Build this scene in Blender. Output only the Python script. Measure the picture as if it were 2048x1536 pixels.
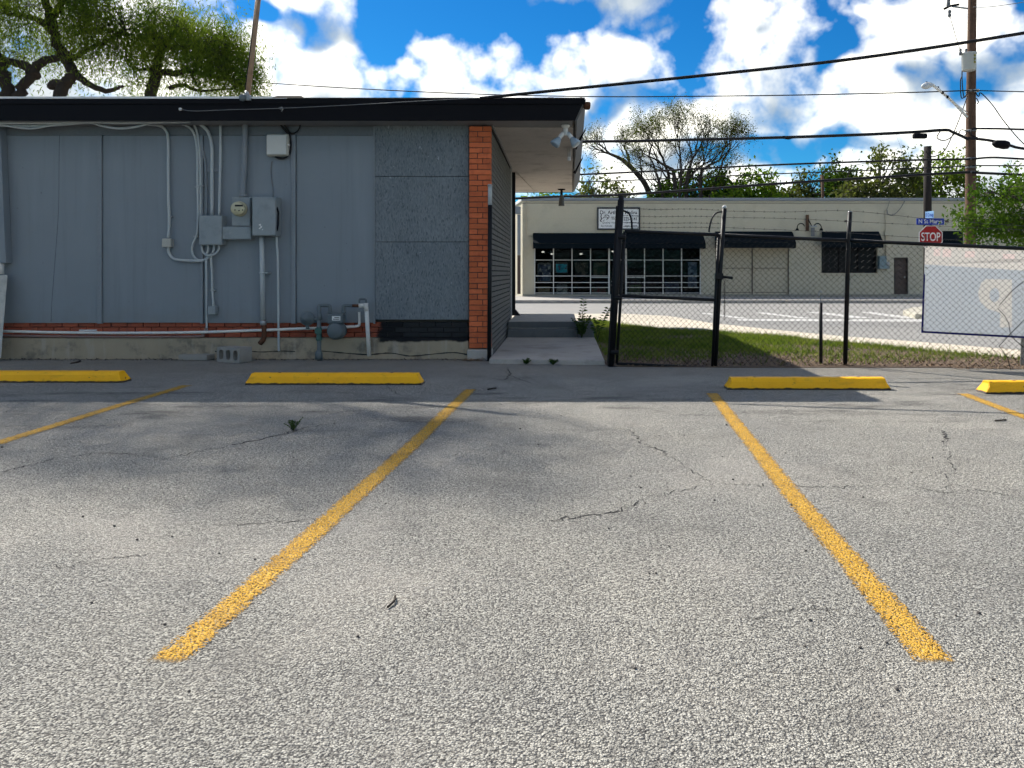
import bpy, bmesh, math, random
import numpy as np
from mathutils import Vector, Matrix, Quaternion

random.seed(7); rng = np.random.default_rng(7)
for o in list(bpy.data.objects): bpy.data.objects.remove(o)
SC = bpy.context.scene
COL = SC.collection
R = math.radians

# ------------------------------------------------------------------ camera
F, H, CX, CY = 1480.0, 1.133, 1122.0, 545.0          # focal (px of a 2048 wide frame), eye height, principal point
cam_d = bpy.data.cameras.new('camera')
cam_d.sensor_width = 36.0
cam_d.lens = F / 2048 * 36
cam_d.shift_x = -(CX - 1024) / 2048
cam_d.shift_y = -(768 - CY) / 2048
cam_d.clip_start, cam_d.clip_end = 0.05, 3000
cam = bpy.data.objects.new('camera', cam_d)
cam.location = (0, 0, H); cam.rotation_euler = (R(90), 0, 0)
COL.objects.link(cam); SC.camera = cam

# ------------------------------------------------------------------ sun, sky, exposure
TO_SUN = Vector((-2.5, 2.85, 3.33)).normalized()
SUN_EL = math.asin(TO_SUN.z); SUN_AZ = math.atan2(TO_SUN.x, TO_SUN.y)
sd = bpy.data.lights.new('sun', 'SUN'); sd.energy = 2.0; sd.angle = R(0.53); sd.color = (1.0, 0.95, 0.87)
sun = bpy.data.objects.new('sun', sd); COL.objects.link(sun)
sun.rotation_euler = (-TO_SUN).to_track_quat('-Z', 'Y').to_euler()
sun.location = (-20, 20, 30)
SC.view_settings.view_transform = 'Standard'; SC.view_settings.look = 'None'
SC.view_settings.exposure = 1.97; SC.view_settings.gamma = 1.0
SC.view_settings.use_curve_mapping = False
SC.cycles.max_bounces = 4; SC.cycles.transparent_max_bounces = 12
SC.cycles.use_denoising = True
SC.cycles.use_adaptive_sampling = True; SC.cycles.adaptive_threshold = .035; SC.cycles.adaptive_min_samples = 16
SC.cycles.sample_clamp_indirect = 6

world = bpy.data.worlds.new('World'); SC.world = world; world.use_nodes = True
wt = world.node_tree; wt.nodes.clear()

def nd(t, kind, **kw):
    n = t.nodes.new(kind)
    for k, v in kw.items():
        if k == 'inp':
            for kk, vv in v.items(): n.inputs[kk].default_value = vv
        else: setattr(n, k, v)
    return n
def mth(t, op, a, b=None, c=None, clamp=False):
    n = t.nodes.new('ShaderNodeMath'); n.operation = op; n.use_clamp = clamp
    for i, x in enumerate((a, b, c)):
        if x is None: continue
        if isinstance(x, (int, float)): n.inputs[i].default_value = x
        else: t.links.new(x, n.inputs[i])
    return n.outputs[0]
def vmth(t, op, a, b=None, c=None):
    n = t.nodes.new('ShaderNodeVectorMath'); n.operation = op
    for i, x in enumerate((a, b, c)):
        if x is None: continue
        if isinstance(x, (tuple, list, Vector)): n.inputs[i].default_value = x
        else: t.links.new(x, n.inputs[i])
    return n
def mixc(t, fac, a, b, mode='MIX'):
    n = t.nodes.new('ShaderNodeMix'); n.data_type = 'RGBA'; n.blend_type = mode; n.clamp_factor = True
    for i, x in ((0, fac), (6, a), (7, b)):
        if isinstance(x, (int, float)): n.inputs[i].default_value = x
        elif isinstance(x, (tuple, list)): n.inputs[i].default_value = (*x[:3], 1)
        else: t.links.new(x, n.inputs[i])
    return n.outputs[2]
def sstep(t, x, lo, hi):
    n = t.nodes.new('ShaderNodeMapRange'); n.interpolation_type = 'SMOOTHSTEP'
    t.links.new(x, n.inputs[0]); n.inputs[1].default_value = lo; n.inputs[2].default_value = hi
    return n.outputs[0]

def azel(px, py):
    dx, dz = (px - CX) / F, (CY - py) / F
    return math.atan(dx), math.atan2(dz, math.sqrt(1 + dx * dx))

SKYTINT = (.044, .152, .196)
# cumulus masses: (px, py, rx, ry) as seen from the lot; a broad noise fills the rest of the sky, its cover raised for fill light
CLOUDS = [(1235, 135, 185, 105), (890, 150, 150, 105), (1050, 190, 290, 75), (610, 140, 125, 85), (590, -10, 130, 62), (420, 80, 105, 62), (180, 150, 260, 90),
          (1530, 120, 150, 140), (1880, 75, 250, 95), (1480, 10, 110, 60), (2020, 170, 140, 60), (1330, 265, 260, 85), (1870, 285, 230, 60), (1400, 350, 420, 45),
          (-500, 100, 480, 190), (2700, 150, 480, 180), (1750, -330, 520, 150), (500, -400, 480, 160)]
GAPS = [(905, 15, 230, 75), (1395, 50, 85, 90), (1120, 20, 120, 45), (1620, 285, 170, 40), (1790, 180, 120, 34), (745, 60, 60, 75), (1690, 115, 55, 70), (1965, 172, 130, 34), (1215, 235, 60, 40), (505, 25, 48, 34), (540, 235, 200, 40)]
grp = bpy.data.node_groups.new('cloud_masses', 'ShaderNodeTree')
grp.interface.new_socket('Dir', in_out='INPUT', socket_type='NodeSocketVector')
grp.interface.new_socket('Mass', in_out='OUTPUT', socket_type='NodeSocketFloat')
gi, go = grp.nodes.new('NodeGroupInput'), grp.nodes.new('NodeGroupOutput')
sx = grp.nodes.new('ShaderNodeSeparateXYZ'); grp.links.new(gi.outputs[0], sx.inputs[0])
cb = grp.nodes.new('ShaderNodeCombineXYZ'); grp.links.new(mth(grp, 'ARCTAN2', sx.outputs[0], sx.outputs[1]), cb.inputs[0]); grp.links.new(sx.outputs[2], cb.inputs[1])
def blob(px, py, rx, ry):
    a, e = azel(px, py); ra, re = rx / F, ry / F * math.cos(e)
    v = vmth(grp, 'MULTIPLY_ADD', cb.outputs[0], (1 / ra, 1 / re, 0), (-a / ra, -math.sin(e) / re, 0)).outputs[0]
    return vmth(grp, 'LENGTH', v).outputs[1]
acc = None
for c in CLOUDS:
    b = blob(*c); acc = b if acc is None else mth(grp, 'SMOOTH_MIN', acc, b, .3)
gap = None
for c in GAPS:
    b = blob(*c); gap = b if gap is None else mth(grp, 'MINIMUM', gap, b)
acc = mth(grp, 'SUBTRACT', 1.0, acc); hole = mth(grp, 'MAXIMUM', mth(grp, 'SUBTRACT', .9, mth(grp, 'MULTIPLY', gap, .9)), 0.0)
bgm = nd(grp, 'ShaderNodeTexNoise', inp={'Scale': 3.2, 'Detail': 0.0}); grp.links.new(gi.outputs[0], bgm.inputs['Vector'])
acc = mth(grp, 'SMOOTH_MAX', acc, mth(grp, 'MULTIPLY_ADD', bgm.outputs[0], 4.0, -2.0), .2)
grp.links.new(mth(grp, 'SUBTRACT', acc, hole), go.inputs[0])

tc = wt.nodes.new('ShaderNodeTexCoord'); d0 = tc.outputs['Generated']
sky = nd(wt, 'ShaderNodeTexSky', sky_type='NISHITA', sun_disc=False, sun_elevation=SUN_EL, sun_rotation=SUN_AZ, altitude=200, air_density=1.0, dust_density=.2, ozone_density=3.0)
hs = nd(wt, 'ShaderNodeHueSaturation', inp={'Saturation': 1.35, 'Value': 1.0}); wt.links.new(sky.outputs[0], hs.inputs['Color'])
skyc = mixc(wt, 1.0, hs.outputs[0], SKYTINT, 'MULTIPLY')
warp = nd(wt, 'ShaderNodeTexNoise', inp={'Scale': 9.0, 'Detail': 1.5, 'Roughness': .6}); wt.links.new(d0, warp.inputs['Vector'])
wv = vmth(wt, 'SCALE', vmth(wt, 'SUBTRACT', warp.outputs['Color'], (.5, .5, .5)).outputs[0]); wv.inputs[3].default_value = .10
dd = vmth(wt, 'ADD', d0, wv.outputs[0]).outputs[0]
off = vmth(wt, 'ADD', dd, (-.022, .0, .040)).outputs[0]
def vor(v):
    n = nd(wt, 'ShaderNodeTexVoronoi', feature='F1', inp={'Scale': 15.0, 'Detail': 1.0, 'Roughness': .5, 'Lacunarity': 2.6}); wt.links.new(v, n.inputs['Vector']); return n.outputs['Distance']
def mass(v):
    g = wt.nodes.new('ShaderNodeGroup'); g.node_tree = grp; wt.links.new(v, g.inputs[0]); return g.outputs[0]
n1 = nd(wt, 'ShaderNodeTexNoise', inp={'Scale': 30.0, 'Detail': 3.5, 'Roughness': .64}); wt.links.new(d0, n1.inputs['Vector'])
m1, m2, va, vb = mass(dd), mass(off), vor(dd), vor(off)
den = mth(wt, 'ADD', mth(wt, 'ADD', m1, mth(wt, 'MULTIPLY_ADD', va, -1.15, .82)), mth(wt, 'MULTIPLY_ADD', n1.outputs[0], 1.3, -.65))
alpha = mth(wt, 'POWER', sstep(wt, den, -.16, .95), .80)
relief = mth(wt, 'ADD', mth(wt, 'MULTIPLY', mth(wt, 'SUBTRACT', vb, va), .55), mth(wt, 'MULTIPLY', mth(wt, 'SUBTRACT', m1, m2), 2.1))
relief = mth(wt, 'ADD', relief, mth(wt, 'MULTIPLY_ADD', den, -.50, .50))
relief = mth(wt, 'ADD', relief, mth(wt, 'MULTIPLY_ADD', n1.outputs[0], .9, -.45))
ccol = mixc(wt, sstep(wt, relief, -.70, .95), (.76, .94, 1.12), (3.3, 3.2, 2.86))
sz = wt.nodes.new('ShaderNodeSeparateXYZ'); wt.links.new(d0, sz.inputs[0])
alpha = mth(wt, 'MULTIPLY', alpha, sstep(wt, sz.outputs[2], -.02, .05))
fin = mixc(wt, alpha, skyc, ccol)
bgd = wt.nodes.new('ShaderNodeBackground'); bgd.inputs['Strength'].default_value = .15
wt.links.new(fin, bgd.inputs['Color'])
wo = wt.nodes.new('ShaderNodeOutputWorld'); wt.links.new(bgd.outputs[0], wo.inputs[0])
world.cycles.sampling_method = 'NONE'

# ------------------------------------------------------------------ helpers
def W(px, py, D): return Vector(((px - CX) / F * D, D, H - (py - CY) / F * D))
def G(px, py, z=0.0):
    D = F * (H - z) / (py - CY)
    return Vector(((px - CX) / F * D, D, z))
def S(px, D): return px / F * D                     # px length -> metres at depth D

def thing(name, label, cat, loc=(0, 0, 0), group=None):
    o = bpy.data.objects.new(name, None); COL.objects.link(o); o.empty_display_size = .1
    o.location = loc; tag(o, label, cat, group); return o
def tag(o, label, cat, group=None):
    o['label'] = label; o['category'] = cat
    if group: o['group'] = group
    return o
def struct(o, label=None):
    o['kind'] = 'structure'
    if label: o['label'] = label
    return o
WM = {}
def link(o, parent=None):
    COL.objects.link(o)
    if parent is not None:
        o.parent = parent
        pm = WM.get(parent.name, Matrix.Translation(parent.location))
        o.matrix_parent_inverse = pm.inverted()
    WM[o.name] = Matrix.Translation(o.location)
    return o

class MB:
    def __init__(s): s.v, s.f, s.sm = [], [], []
    def add(s, vs, fs, smooth=False):
        b = len(s.v); s.v += [tuple(x) for x in vs]
        for f in fs: s.f.append(tuple(b + i for i in f)); s.sm.append(smooth)
        return s
    def box(s, x0, x1, y0, y1, z0, z1, c=0.0):
        if c <= 0:
            vs = [(x, y, z) for z in (z0, z1) for y in (y0, y1) for x in (x0, x1)]
            return s.add(vs, [(0, 2, 3, 1), (4, 5, 7, 6), (0, 1, 5, 4), (2, 6, 7, 3), (0, 4, 6, 2), (1, 3, 7, 5)])
        m, v, f = cbox_data(x1 - x0, y1 - y0, z1 - z0, c)
        cx, cy, cz = (x0 + x1) / 2, (y0 + y1) / 2, (z0 + z1) / 2
        return s.add([(a + cx, b + cy, d + cz) for a, b, d in v], f)
    def tube(s, pts, r, n=8, caps=True, smooth=True):
        pts = [Vector(p) for p in pts]; k = len(pts)
        rs = r if isinstance(r, (list, tuple)) else [r] * k
        t0 = (pts[1] - pts[0]).normalized()
        up = Vector((0, 0, 1)) if abs(t0.z) < .9 else Vector((0, 1, 0))
        nrm = (up - t0 * up.dot(t0)).normalized(); vs = []
        for i in range(k):
            a = pts[max(i - 1, 0)]; b = pts[min(i + 1, k - 1)]
            t = (b - a).normalized() if (b - a).length > 1e-9 else t0
            nrm = nrm - t * nrm.dot(t)
            if nrm.length < 1e-6: nrm = t.orthogonal()
            nrm.normalize(); bn = t.cross(nrm)
            for j in range(n):
                q = 2 * math.pi * j / n
                vs.append(pts[i] + (nrm * math.cos(q) + bn * math.sin(q)) * rs[i])
        fs = [(i * n + j, i * n + (j + 1) % n, (i + 1) * n + (j + 1) % n, (i + 1) * n + j) for i in range(k - 1) for j in range(n)]
        s.add(vs, fs, smooth)
        if caps:
            b = len(s.v) - len(vs)
            s.f.append(tuple(b + j for j in reversed(range(n)))); s.sm.append(False)
            s.f.append(tuple(b + (k - 1) * n + j for j in range(n))); s.sm.append(False)
        return s
    def prism(s, poly, y0, y1):                     # polygon in XZ extruded along Y
        n = len(poly)
        vs = [(x, y0, z) for x, z in poly] + [(x, y1, z) for x, z in poly]
        return s.add(vs, [tuple(range(n)), tuple(range(2 * n - 1, n - 1, -1))] + [(i, i + n, (i + 1) % n + n, (i + 1) % n) for i in range(n)])
    def slab(s, poly, z0, z1):                      # polygon in XY extruded along Z
        n = len(poly)
        vs = [(p[0], p[1], z0) for p in poly] + [(p[0], p[1], z1) for p in poly]
        return s.add(vs, [tuple(range(n - 1, -1, -1)), tuple(range(n, 2 * n))] + [(i, (i + 1) % n, (i + 1) % n + n, i + n) for i in range(n)])
    def lathe(s, c, axis, prof, n=20):              # prof: (distance along axis, radius)
        c = Vector(c); ax = Vector(axis).normalized(); u = ax.orthogonal().normalized(); w = ax.cross(u); k = len(prof); vs = []
        for h, r in prof:
            for j in range(n):
                q = 2 * math.pi * j / n; vs.append(c + ax * h + (u * math.cos(q) + w * math.sin(q)) * max(r, 1e-4))
        fs = [(i * n + j, i * n + (j + 1) % n, (i + 1) * n + (j + 1) % n, (i + 1) * n + j) for i in range(k - 1) for j in range(n)]
        fs += [tuple(reversed(range(n))), tuple((k - 1) * n + j for j in range(n))]
        return s.add(vs, fs, True)
    def mesh(s, name):
        me = bpy.data.meshes.new(name); me.from_pydata(s.v, [], s.f)
        me.polygons.foreach_set('use_smooth', s.sm); me.update()
        return me
    def build(s, name, mat, parent=None, bevel=0, fix=True):
        me = s.mesh(name)
        if fix:
            bm = bmesh.new(); bm.from_mesh(me); bmesh.ops.recalc_face_normals(bm, faces=bm.faces); bm.to_mesh(me); bm.free()
        o = bpy.data.objects.new(name, me)
        if mat is not None: me.materials.append(mat)
        if bevel:
            m = o.modifiers.new('bevel', 'BEVEL'); m.width = bevel; m.segments = 2; m.limit_method = 'ANGLE'; m.angle_limit = R(40)
        return link(o, parent)

def cbox_data(dx, dy, dz, c):
    bm = bmesh.new(); bmesh.ops.create_cube(bm, size=1.0)
    bmesh.ops.scale(bm, vec=(dx, dy, dz), verts=bm.verts)
    bmesh.ops.bevel(bm, geom=bm.edges[:], offset=c, segments=1, affect='EDGES', profile=.5)
    bm.verts.ensure_lookup_table()
    v = [tuple(x.co) for x in bm.verts]; f = [tuple(w.index for w in p.verts) for p in bm.faces]
    bm.free(); return None, v, f

def sheet(name, pts, mat, z=None, parent=None):
    me = bpy.data.meshes.new(name)
    me.from_pydata([(p[0], p[1], p[2] if z is None else z) for p in pts], [], [tuple(range(len(pts)))])
    me.materials.append(mat); me.update()
    if me.polygons[0].normal.z < 0: me.flip_normals()
    return link(bpy.data.objects.new(name, me), parent)

def smooth(pts, n=8):                               # Catmull-Rom through the points
    pts = [Vector(p) for p in pts]
    if len(pts) < 3: return pts
    P = [pts[0] * 2 - pts[1]] + pts + [pts[-1] * 2 - pts[-2]]; out = []
    for i in range(1, len(P) - 2):
        for j in range(n):
            t = j / n
            out.append(.5 * ((2 * P[i]) + (P[i + 1] - P[i - 1]) * t + (2 * P[i - 1] - 5 * P[i] + 4 * P[i + 1] - P[i + 2]) * t * t + (3 * P[i] - P[i - 1] - 3 * P[i + 1] + P[i + 2]) * t ** 3))
    out.append(pts[-1]); return out

def fast_mesh(name, verts, faces_idx, nper):
    """numpy verts (n,3) and faces (m,nper)"""
    me = bpy.data.meshes.new(name); m = len(faces_idx)
    me.vertices.add(len(verts)); me.vertices.foreach_set('co', verts.astype(np.float32).ravel())
    me.loops.add(m * nper); me.loops.foreach_set('vertex_index', faces_idx.astype(np.int32).ravel())
    me.polygons.add(m); me.polygons.foreach_set('loop_start', np.arange(0, m * nper, nper, dtype=np.int32))
    me.polygons.foreach_set('loop_total', np.full(m, nper, dtype=np.int32))
    me.update(calc_edges=True); me.validate(); return me

def text_part(body, name, mat, parent, loc, height, width=None, offset=0.0, rotz=0.0, depth=.002, shear=0):
    cu = bpy.data.curves.new(name, 'FONT'); cu.body = body; cu.size = 1.0; cu.offset = offset; cu.extrude = 0.0; cu.align_x = 'CENTER'; cu.shear = shear
    ob = bpy.data.objects.new(name + '_curve', cu); COL.objects.link(ob)
    me = bpy.data.meshes.new_from_object(ob); bpy.data.objects.remove(ob); bpy.data.curves.remove(cu)
    me.materials.clear(); me.materials.append(mat); me.name = name
    n = len(me.vertices); co = np.empty(n * 3, np.float32); me.vertices.foreach_get('co', co); co = co.reshape(-1, 3)
    lo, hi = co.min(0), co.max(0)
    co[:, 0] -= (lo[0] + hi[0]) / 2
    sy = height / .70; sxx = (width / (hi[0] - lo[0])) if width else sy
    out = np.zeros_like(co); out[:, 0] = co[:, 0] * sxx; out[:, 2] = co[:, 1] * sy
    c, s_ = math.cos(rotz), math.sin(rotz)
    X, Y = out[:, 0] * c, out[:, 0] * s_
    out[:, 0], out[:, 1] = X, Y
    me.vertices.foreach_set('co', out.ravel()); me.update()
    o = bpy.data.objects.new(name, me); o.location = loc
    return link(o, parent)

# ------------------------------------------------------------------ materials
def base_mat(name):
    m = bpy.data.materials.new(name); m.use_nodes = True; t = m.node_tree
    return m, t, t.nodes['Principled BSDF'], t.nodes['Material Output']
def pos_node(t): return t.nodes.new('ShaderNodeNewGeometry').outputs['Position']
def noise(t, v, scale, detail=4.0, rough=.55, dim=None):
    n = nd(t, 'ShaderNodeTexNoise', inp={'Scale': scale, 'Detail': detail, 'Roughness': rough}); t.links.new(v, n.inputs['Vector']); return n.outputs[0]
def setb(t, b, col, rough, spec=.3, metal=0.0):
    if isinstance(col, (tuple, list)): b.inputs['Base Color'].default_value = (*col, 1)
    else: t.links.new(col, b.inputs['Base Color'])
    if isinstance(rough, (int, float)): b.inputs['Roughness'].default_value = rough
    else: t.links.new(rough, b.inputs['Roughness'])
    b.inputs['Specular IOR Level'].default_value = spec; b.inputs['Metallic'].default_value = metal
def bump(t, b, h, dist, strength=1.0):
    n = nd(t, 'ShaderNodeBump', inp={'Distance': dist, 'Strength': strength}); t.links.new(h, n.inputs['Height']); t.links.new(n.outputs[0], b.inputs['Normal'])
def mul(c, k): return tuple(max(0, x * k) for x in c)
def brickish(name, col, dirt, bmp=.004, painted=False):
    m, t, b, o = base_mat(name); p = pos_node(t); rnd = t.nodes.new('ShaderNodeObjectInfo').outputs['Random']
    c = mixc(t, rnd, mul(col, .84), mul(col, 1.14)); c = mixc(t, noise(t, p, 14.0, 4.0), mixc(t, 1.0, c, (.8, .78, .76), 'MULTIPLY'), c)
    c = mixc(t, mth(t, 'MULTIPLY', sstep(t, noise(t, p, 9.0, 5.0, .65), .48, .70), .55), c, dirt)
    c = mixc(t, mth(t, 'MULTIPLY', sstep(t, noise(t, p, 40.0, 2.0), .66, .72), .5), c, mul(dirt, .4))
    if painted:                                      # black paint rolled over the bricks below the boards
        s_ = t.nodes.new('ShaderNodeSeparateXYZ'); t.links.new(p, s_.inputs[0]); px = mth(t, 'ADD', s_.outputs[0], mth(t, 'MULTIPLY_ADD', noise(t, p, 7.0), .30, -.15))
        c = mixc(t, sstep(t, px, -2.46, -2.34), c, (.011, .012, .014))
    setb(t, b, c, .88, .2); bump(t, b, noise(t, p, 70.0, 4.0), bmp); return m
def wallpaint(name, col):
    m, t, b, o = base_mat(name); p = pos_node(t)
    c = mixc(t, noise(t, p, 1.3, 4.0), mul(col, .93), mul(col, 1.06))
    v = vmth(t, 'MULTIPLY', p, (11, 1, .55)).outputs[0]; c = mixc(t, mth(t, 'MULTIPLY', sstep(t, noise(t, v, 1.0, 4.0, .6), .52, .75), .22), c, mul(col, .66))
    v2 = vmth(t, 'MULTIPLY', p, (5, 1, .35)).outputs[0]; c = mixc(t, mth(t, 'MULTIPLY', sstep(t, noise(t, v2, 1.3, 3.0), .55, .72), .16), c, mul(col, 1.35))
    s_ = t.nodes.new('ShaderNodeSeparateXYZ'); t.links.new(p, s_.inputs[0])
    spl = mth(t, 'MULTIPLY', sstep(t, mth(t, 'ADD', s_.outputs[2], mth(t, 'MULTIPLY', noise(t, p, 6.0, 4.0), .5)), 1.0, .65), .30); c = mixc(t, spl, c, (.17, .165, .15))
    c = mixc(t, mth(t, 'MULTIPLY', sstep(t, noise(t, p, 13.0, 2.0), .735, .75), .6), c, mul(col, .5))
    setb(t, b, c, .62, .25); bump(t, b, mth(t, 'ADD', noise(t, p, 1.8, 2.0), mth(t, 'MULTIPLY', noise(t, p, 30.0, 2.0), .06)), .02); return m
def M(name, col, rough=.75, var=.18, scale=2.5, spec=.3, metal=0.0, dirt=None, dirt_amt=.5, dscale=3.0, bmp=0.0, bscale=80.0, speck=.1):
    m, t, b, o = base_mat(name); p = pos_node(t)
    c = mixc(t, noise(t, p, scale), mul(col, 1 - var), mul(col, 1 + var))
    if speck: c = mixc(t, sstep(t, noise(t, p, scale * 22, 3.0), .25, .75), mixc(t, 1.0, c, (1 - speck,) * 3, 'MULTIPLY'), c)
    if dirt:
        f = mth(t, 'MULTIPLY', sstep(t, noise(t, p, dscale, 6.0, .65), .48, .72), dirt_amt); c = mixc(t, f, c, dirt)
    setb(t, b, c, rough, spec, metal)
    if bmp: bump(t, b, noise(t, p, bscale, 3.0), bmp)
    return m

def asphalt_fields(t, p):
    """stone random values, stone dome and sunken patches, shared by the asphalt and the paint lying on it"""
    fl = vmth(t, 'MULTIPLY', p, (1, 1, 0)).outputs[0]
    wob = nd(t, 'ShaderNodeTexNoise', inp={'Scale': 190.0, 'Detail': 1.0}); t.links.new(fl, wob.inputs['Vector'])
    ws = vmth(t, 'SCALE', wob.outputs['Color']); ws.inputs[3].default_value = .0068
    q = vmth(t, 'ADD', fl, ws.outputs[0]).outputs[0]
    v = nd(t, 'ShaderNodeTexVoronoi', feature='F1', voronoi_dimensions='2D', inp={'Scale': 150.0}); t.links.new(q, v.inputs['Vector'])
    sc = t.nodes.new('ShaderNodeSeparateColor'); t.links.new(v.outputs['Color'], sc.inputs[0])
    dome = sstep(t, v.outputs['Distance'], .72, .12)
    sunk = noise(t, fl, 62.0, 3.0, .65)
    return fl, sc.outputs[0], sc.outputs[1], dome, sunk

def make_asphalt():
    m, t, b, o = base_mat('asphalt'); p = pos_node(t)
    fl, r1, r2, dome, sunk = asphalt_fields(t, p)
    stone = mixc(t, r1, (.268, .260, .232), (.50, .484, .43))
    stone = mixc(t, sstep(t, r2, .90, 1.0), stone, (.13, .12, .11))
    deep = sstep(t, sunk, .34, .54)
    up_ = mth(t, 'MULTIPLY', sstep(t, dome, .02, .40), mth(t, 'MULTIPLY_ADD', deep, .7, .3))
    c = mixc(t, up_, (.085, .082, .078), stone)  # dark gaps between stones: their shadow put into the colour
    big = noise(t, fl, .55, 5.0, .6); c = mixc(t, sstep(t, big, .35, .68), c, mixc(t, 1.0, c, (1.2, 1.18, 1.14), 'MULTIPLY'))
    st = sstep(t, noise(t, fl, 1.7, 5.0, .62), .50, .74); c = mixc(t, mth(t, 'MULTIPLY', st, .42), c, (.10, .097, .092))
    pt = sstep(t, noise(t, fl, 6.5, 4.0, .6), .56, .66); c = mixc(t, mth(t, 'MULTIPLY', pt, .22), c, (.13, .12, .11))
    lt = sstep(t, noise(t, vmth(t, 'ADD', fl, (7, 3, 0)).outputs[0], .9, 4.0, .6), .5, .7); c = mixc(t, mth(t, 'MULTIPLY', lt, .25), c, (.50, .46, .40))
    sp = sstep(t, noise(t, fl, 24.0, 2.0, .5), .74, .77); c = mixc(t, mth(t, 'MULTIPLY', sp, .7), c, (.04, .037, .035))
    sy = t.nodes.new('ShaderNodeSeparateXYZ'); t.links.new(p, sy.inputs[0])
    # oil and tyre stains in front of the wheel stops
    band = mth(t, 'MULTIPLY', sstep(t, sy.outputs[1], 4.6, 6.2), sstep(t, sy.outputs[1], 7.6, 6.9))
    mp = vmth(t, 'MULTIPLY', p, (.9, 2.6, 0)).outputs[0]
    oil = mth(t, 'MULTIPLY', band, sstep(t, noise(t, mp, 1.25, 5.0, .6), .52, .70)); c = mixc(t, mth(t, 'MULTIPLY', oil, .6), c, (.05, .047, .045))
    # older bare strip along the wall and fence
    nb = mth(t, 'ADD', sy.outputs[1], mth(t, 'MULTIPLY', noise(t, fl, 2.2, 4.0), .9)); c = mixc(t, mth(t, 'MULTIPLY', sstep(t, nb, 8.3, 9.0), .45), c, (.27, .245, .205))
    setb(t, b, c, .9, .2)
    h = mth(t, 'ADD', mth(t, 'MULTIPLY', dome, mth(t, 'MULTIPLY_ADD', r2, .6, .4)), mth(t, 'MULTIPLY', deep, .8))
    bump(t, b, h, .0042, 1.0); return m
def make_line_paint():
    m, t, b, o = base_mat('yellow_line_paint'); p = pos_node(t)
    fl, r1, r2, dome, sunk = asphalt_fields(t, p)
    uv = t.nodes.new('ShaderNodeTexCoord').outputs['UV']; s = t.nodes.new('ShaderNodeSeparateXYZ'); t.links.new(uv, s.inputs[0])
    edge = mth(t, 'MULTIPLY', mth(t, 'ABSOLUTE', mth(t, 'SUBTRACT', s.outputs[0], .5)), 2.0)
    edge = mth(t, 'ADD', edge, mth(t, 'MULTIPLY_ADD', noise(t, fl, 26.0, 4.0, .65), .9, -.45))
    edge = mth(t, 'ADD', edge, mth(t, 'MULTIPLY_ADD', r1, .5, -.25))
    a = sstep(t, edge, .95, .68)
    en = mth(t, 'ADD', mth(t, 'MULTIPLY', mth(t, 'ABSOLUTE', mth(t, 'SUBTRACT', s.outputs[1], .5)), 2.0), mth(t, 'MULTIPLY_ADD', noise(t, fl, 14.0, 4.0), .03, -.015))
    a = mth(t, 'MULTIPLY', a, sstep(t, en, .985, .965))
    worn = mth(t, 'MULTIPLY', sstep(t, dome, .02, .30), sstep(t, sunk, .31, .43))
    bald = sstep(t, noise(t, fl, 9.0, 5.0, .7), .60, .74)
    a = mth(t, 'MULTIPLY', mth(t, 'MULTIPLY', a, mth(t, 'MULTIPLY_ADD', worn, .9, .10)), mth(t, 'SUBTRACT', 1.0, mth(t, 'MULTIPLY', bald, .55)))
    c = mixc(t, r1, (.52, .275, .03), (.74, .44, .07)); c = mixc(t, mth(t, 'MULTIPLY', sstep(t, noise(t, fl, 6.0, 5.0), .50, .7), .45), c, (.30, .17, .05))
    setb(t, b, c, .85, .2); bump(t, b, mth(t, 'MULTIPLY', dome, r2), .005, 1.0)
    tr = t.nodes.new('ShaderNodeBsdfTransparent'); mx = t.nodes.new('ShaderNodeMixShader')
    t.links.new(a, mx.inputs[0]); t.links.new(tr.outputs[0], mx.inputs[1]); t.links.new(b.outputs[0], mx.inputs[2]); t.links.new(mx.outputs[0], o.inputs[0]); return m
def make_leaf(name, c1, c2, trans=.45, scale=2.2):
    m = bpy.data.materials.new(name); m.use_nodes = True; t = m.node_tree; t.nodes.clear(); p = pos_node(t)
    c = mixc(t, sstep(t, noise(t, p, scale, 3.0), .3, .7), c1, c2); c = mixc(t, noise(t, p, scale * 14, 2.0), mixc(t, 1.0, c, (.6, .62, .55), 'MULTIPLY'), mixc(t, 1.0, c, (1.3, 1.3, 1.2), 'MULTIPLY'))
    d = t.nodes.new('ShaderNodeBsdfDiffuse'); l = t.nodes.new('ShaderNodeBsdfTranslucent'); mx = t.nodes.new('ShaderNodeMixShader'); mx.inputs[0].default_value = trans
    t.links.new(c, d.inputs[0]); t.links.new(mixc(t, 1.0, c, (1.5, 1.55, .7), 'MULTIPLY'), l.inputs[0])
    o = t.nodes.new('ShaderNodeOutputMaterial'); t.links.new(d.outputs[0], mx.inputs[1]); t.links.new(l.outputs[0], mx.inputs[2]); t.links.new(mx.outputs[0], o.inputs[0]); return m
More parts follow.
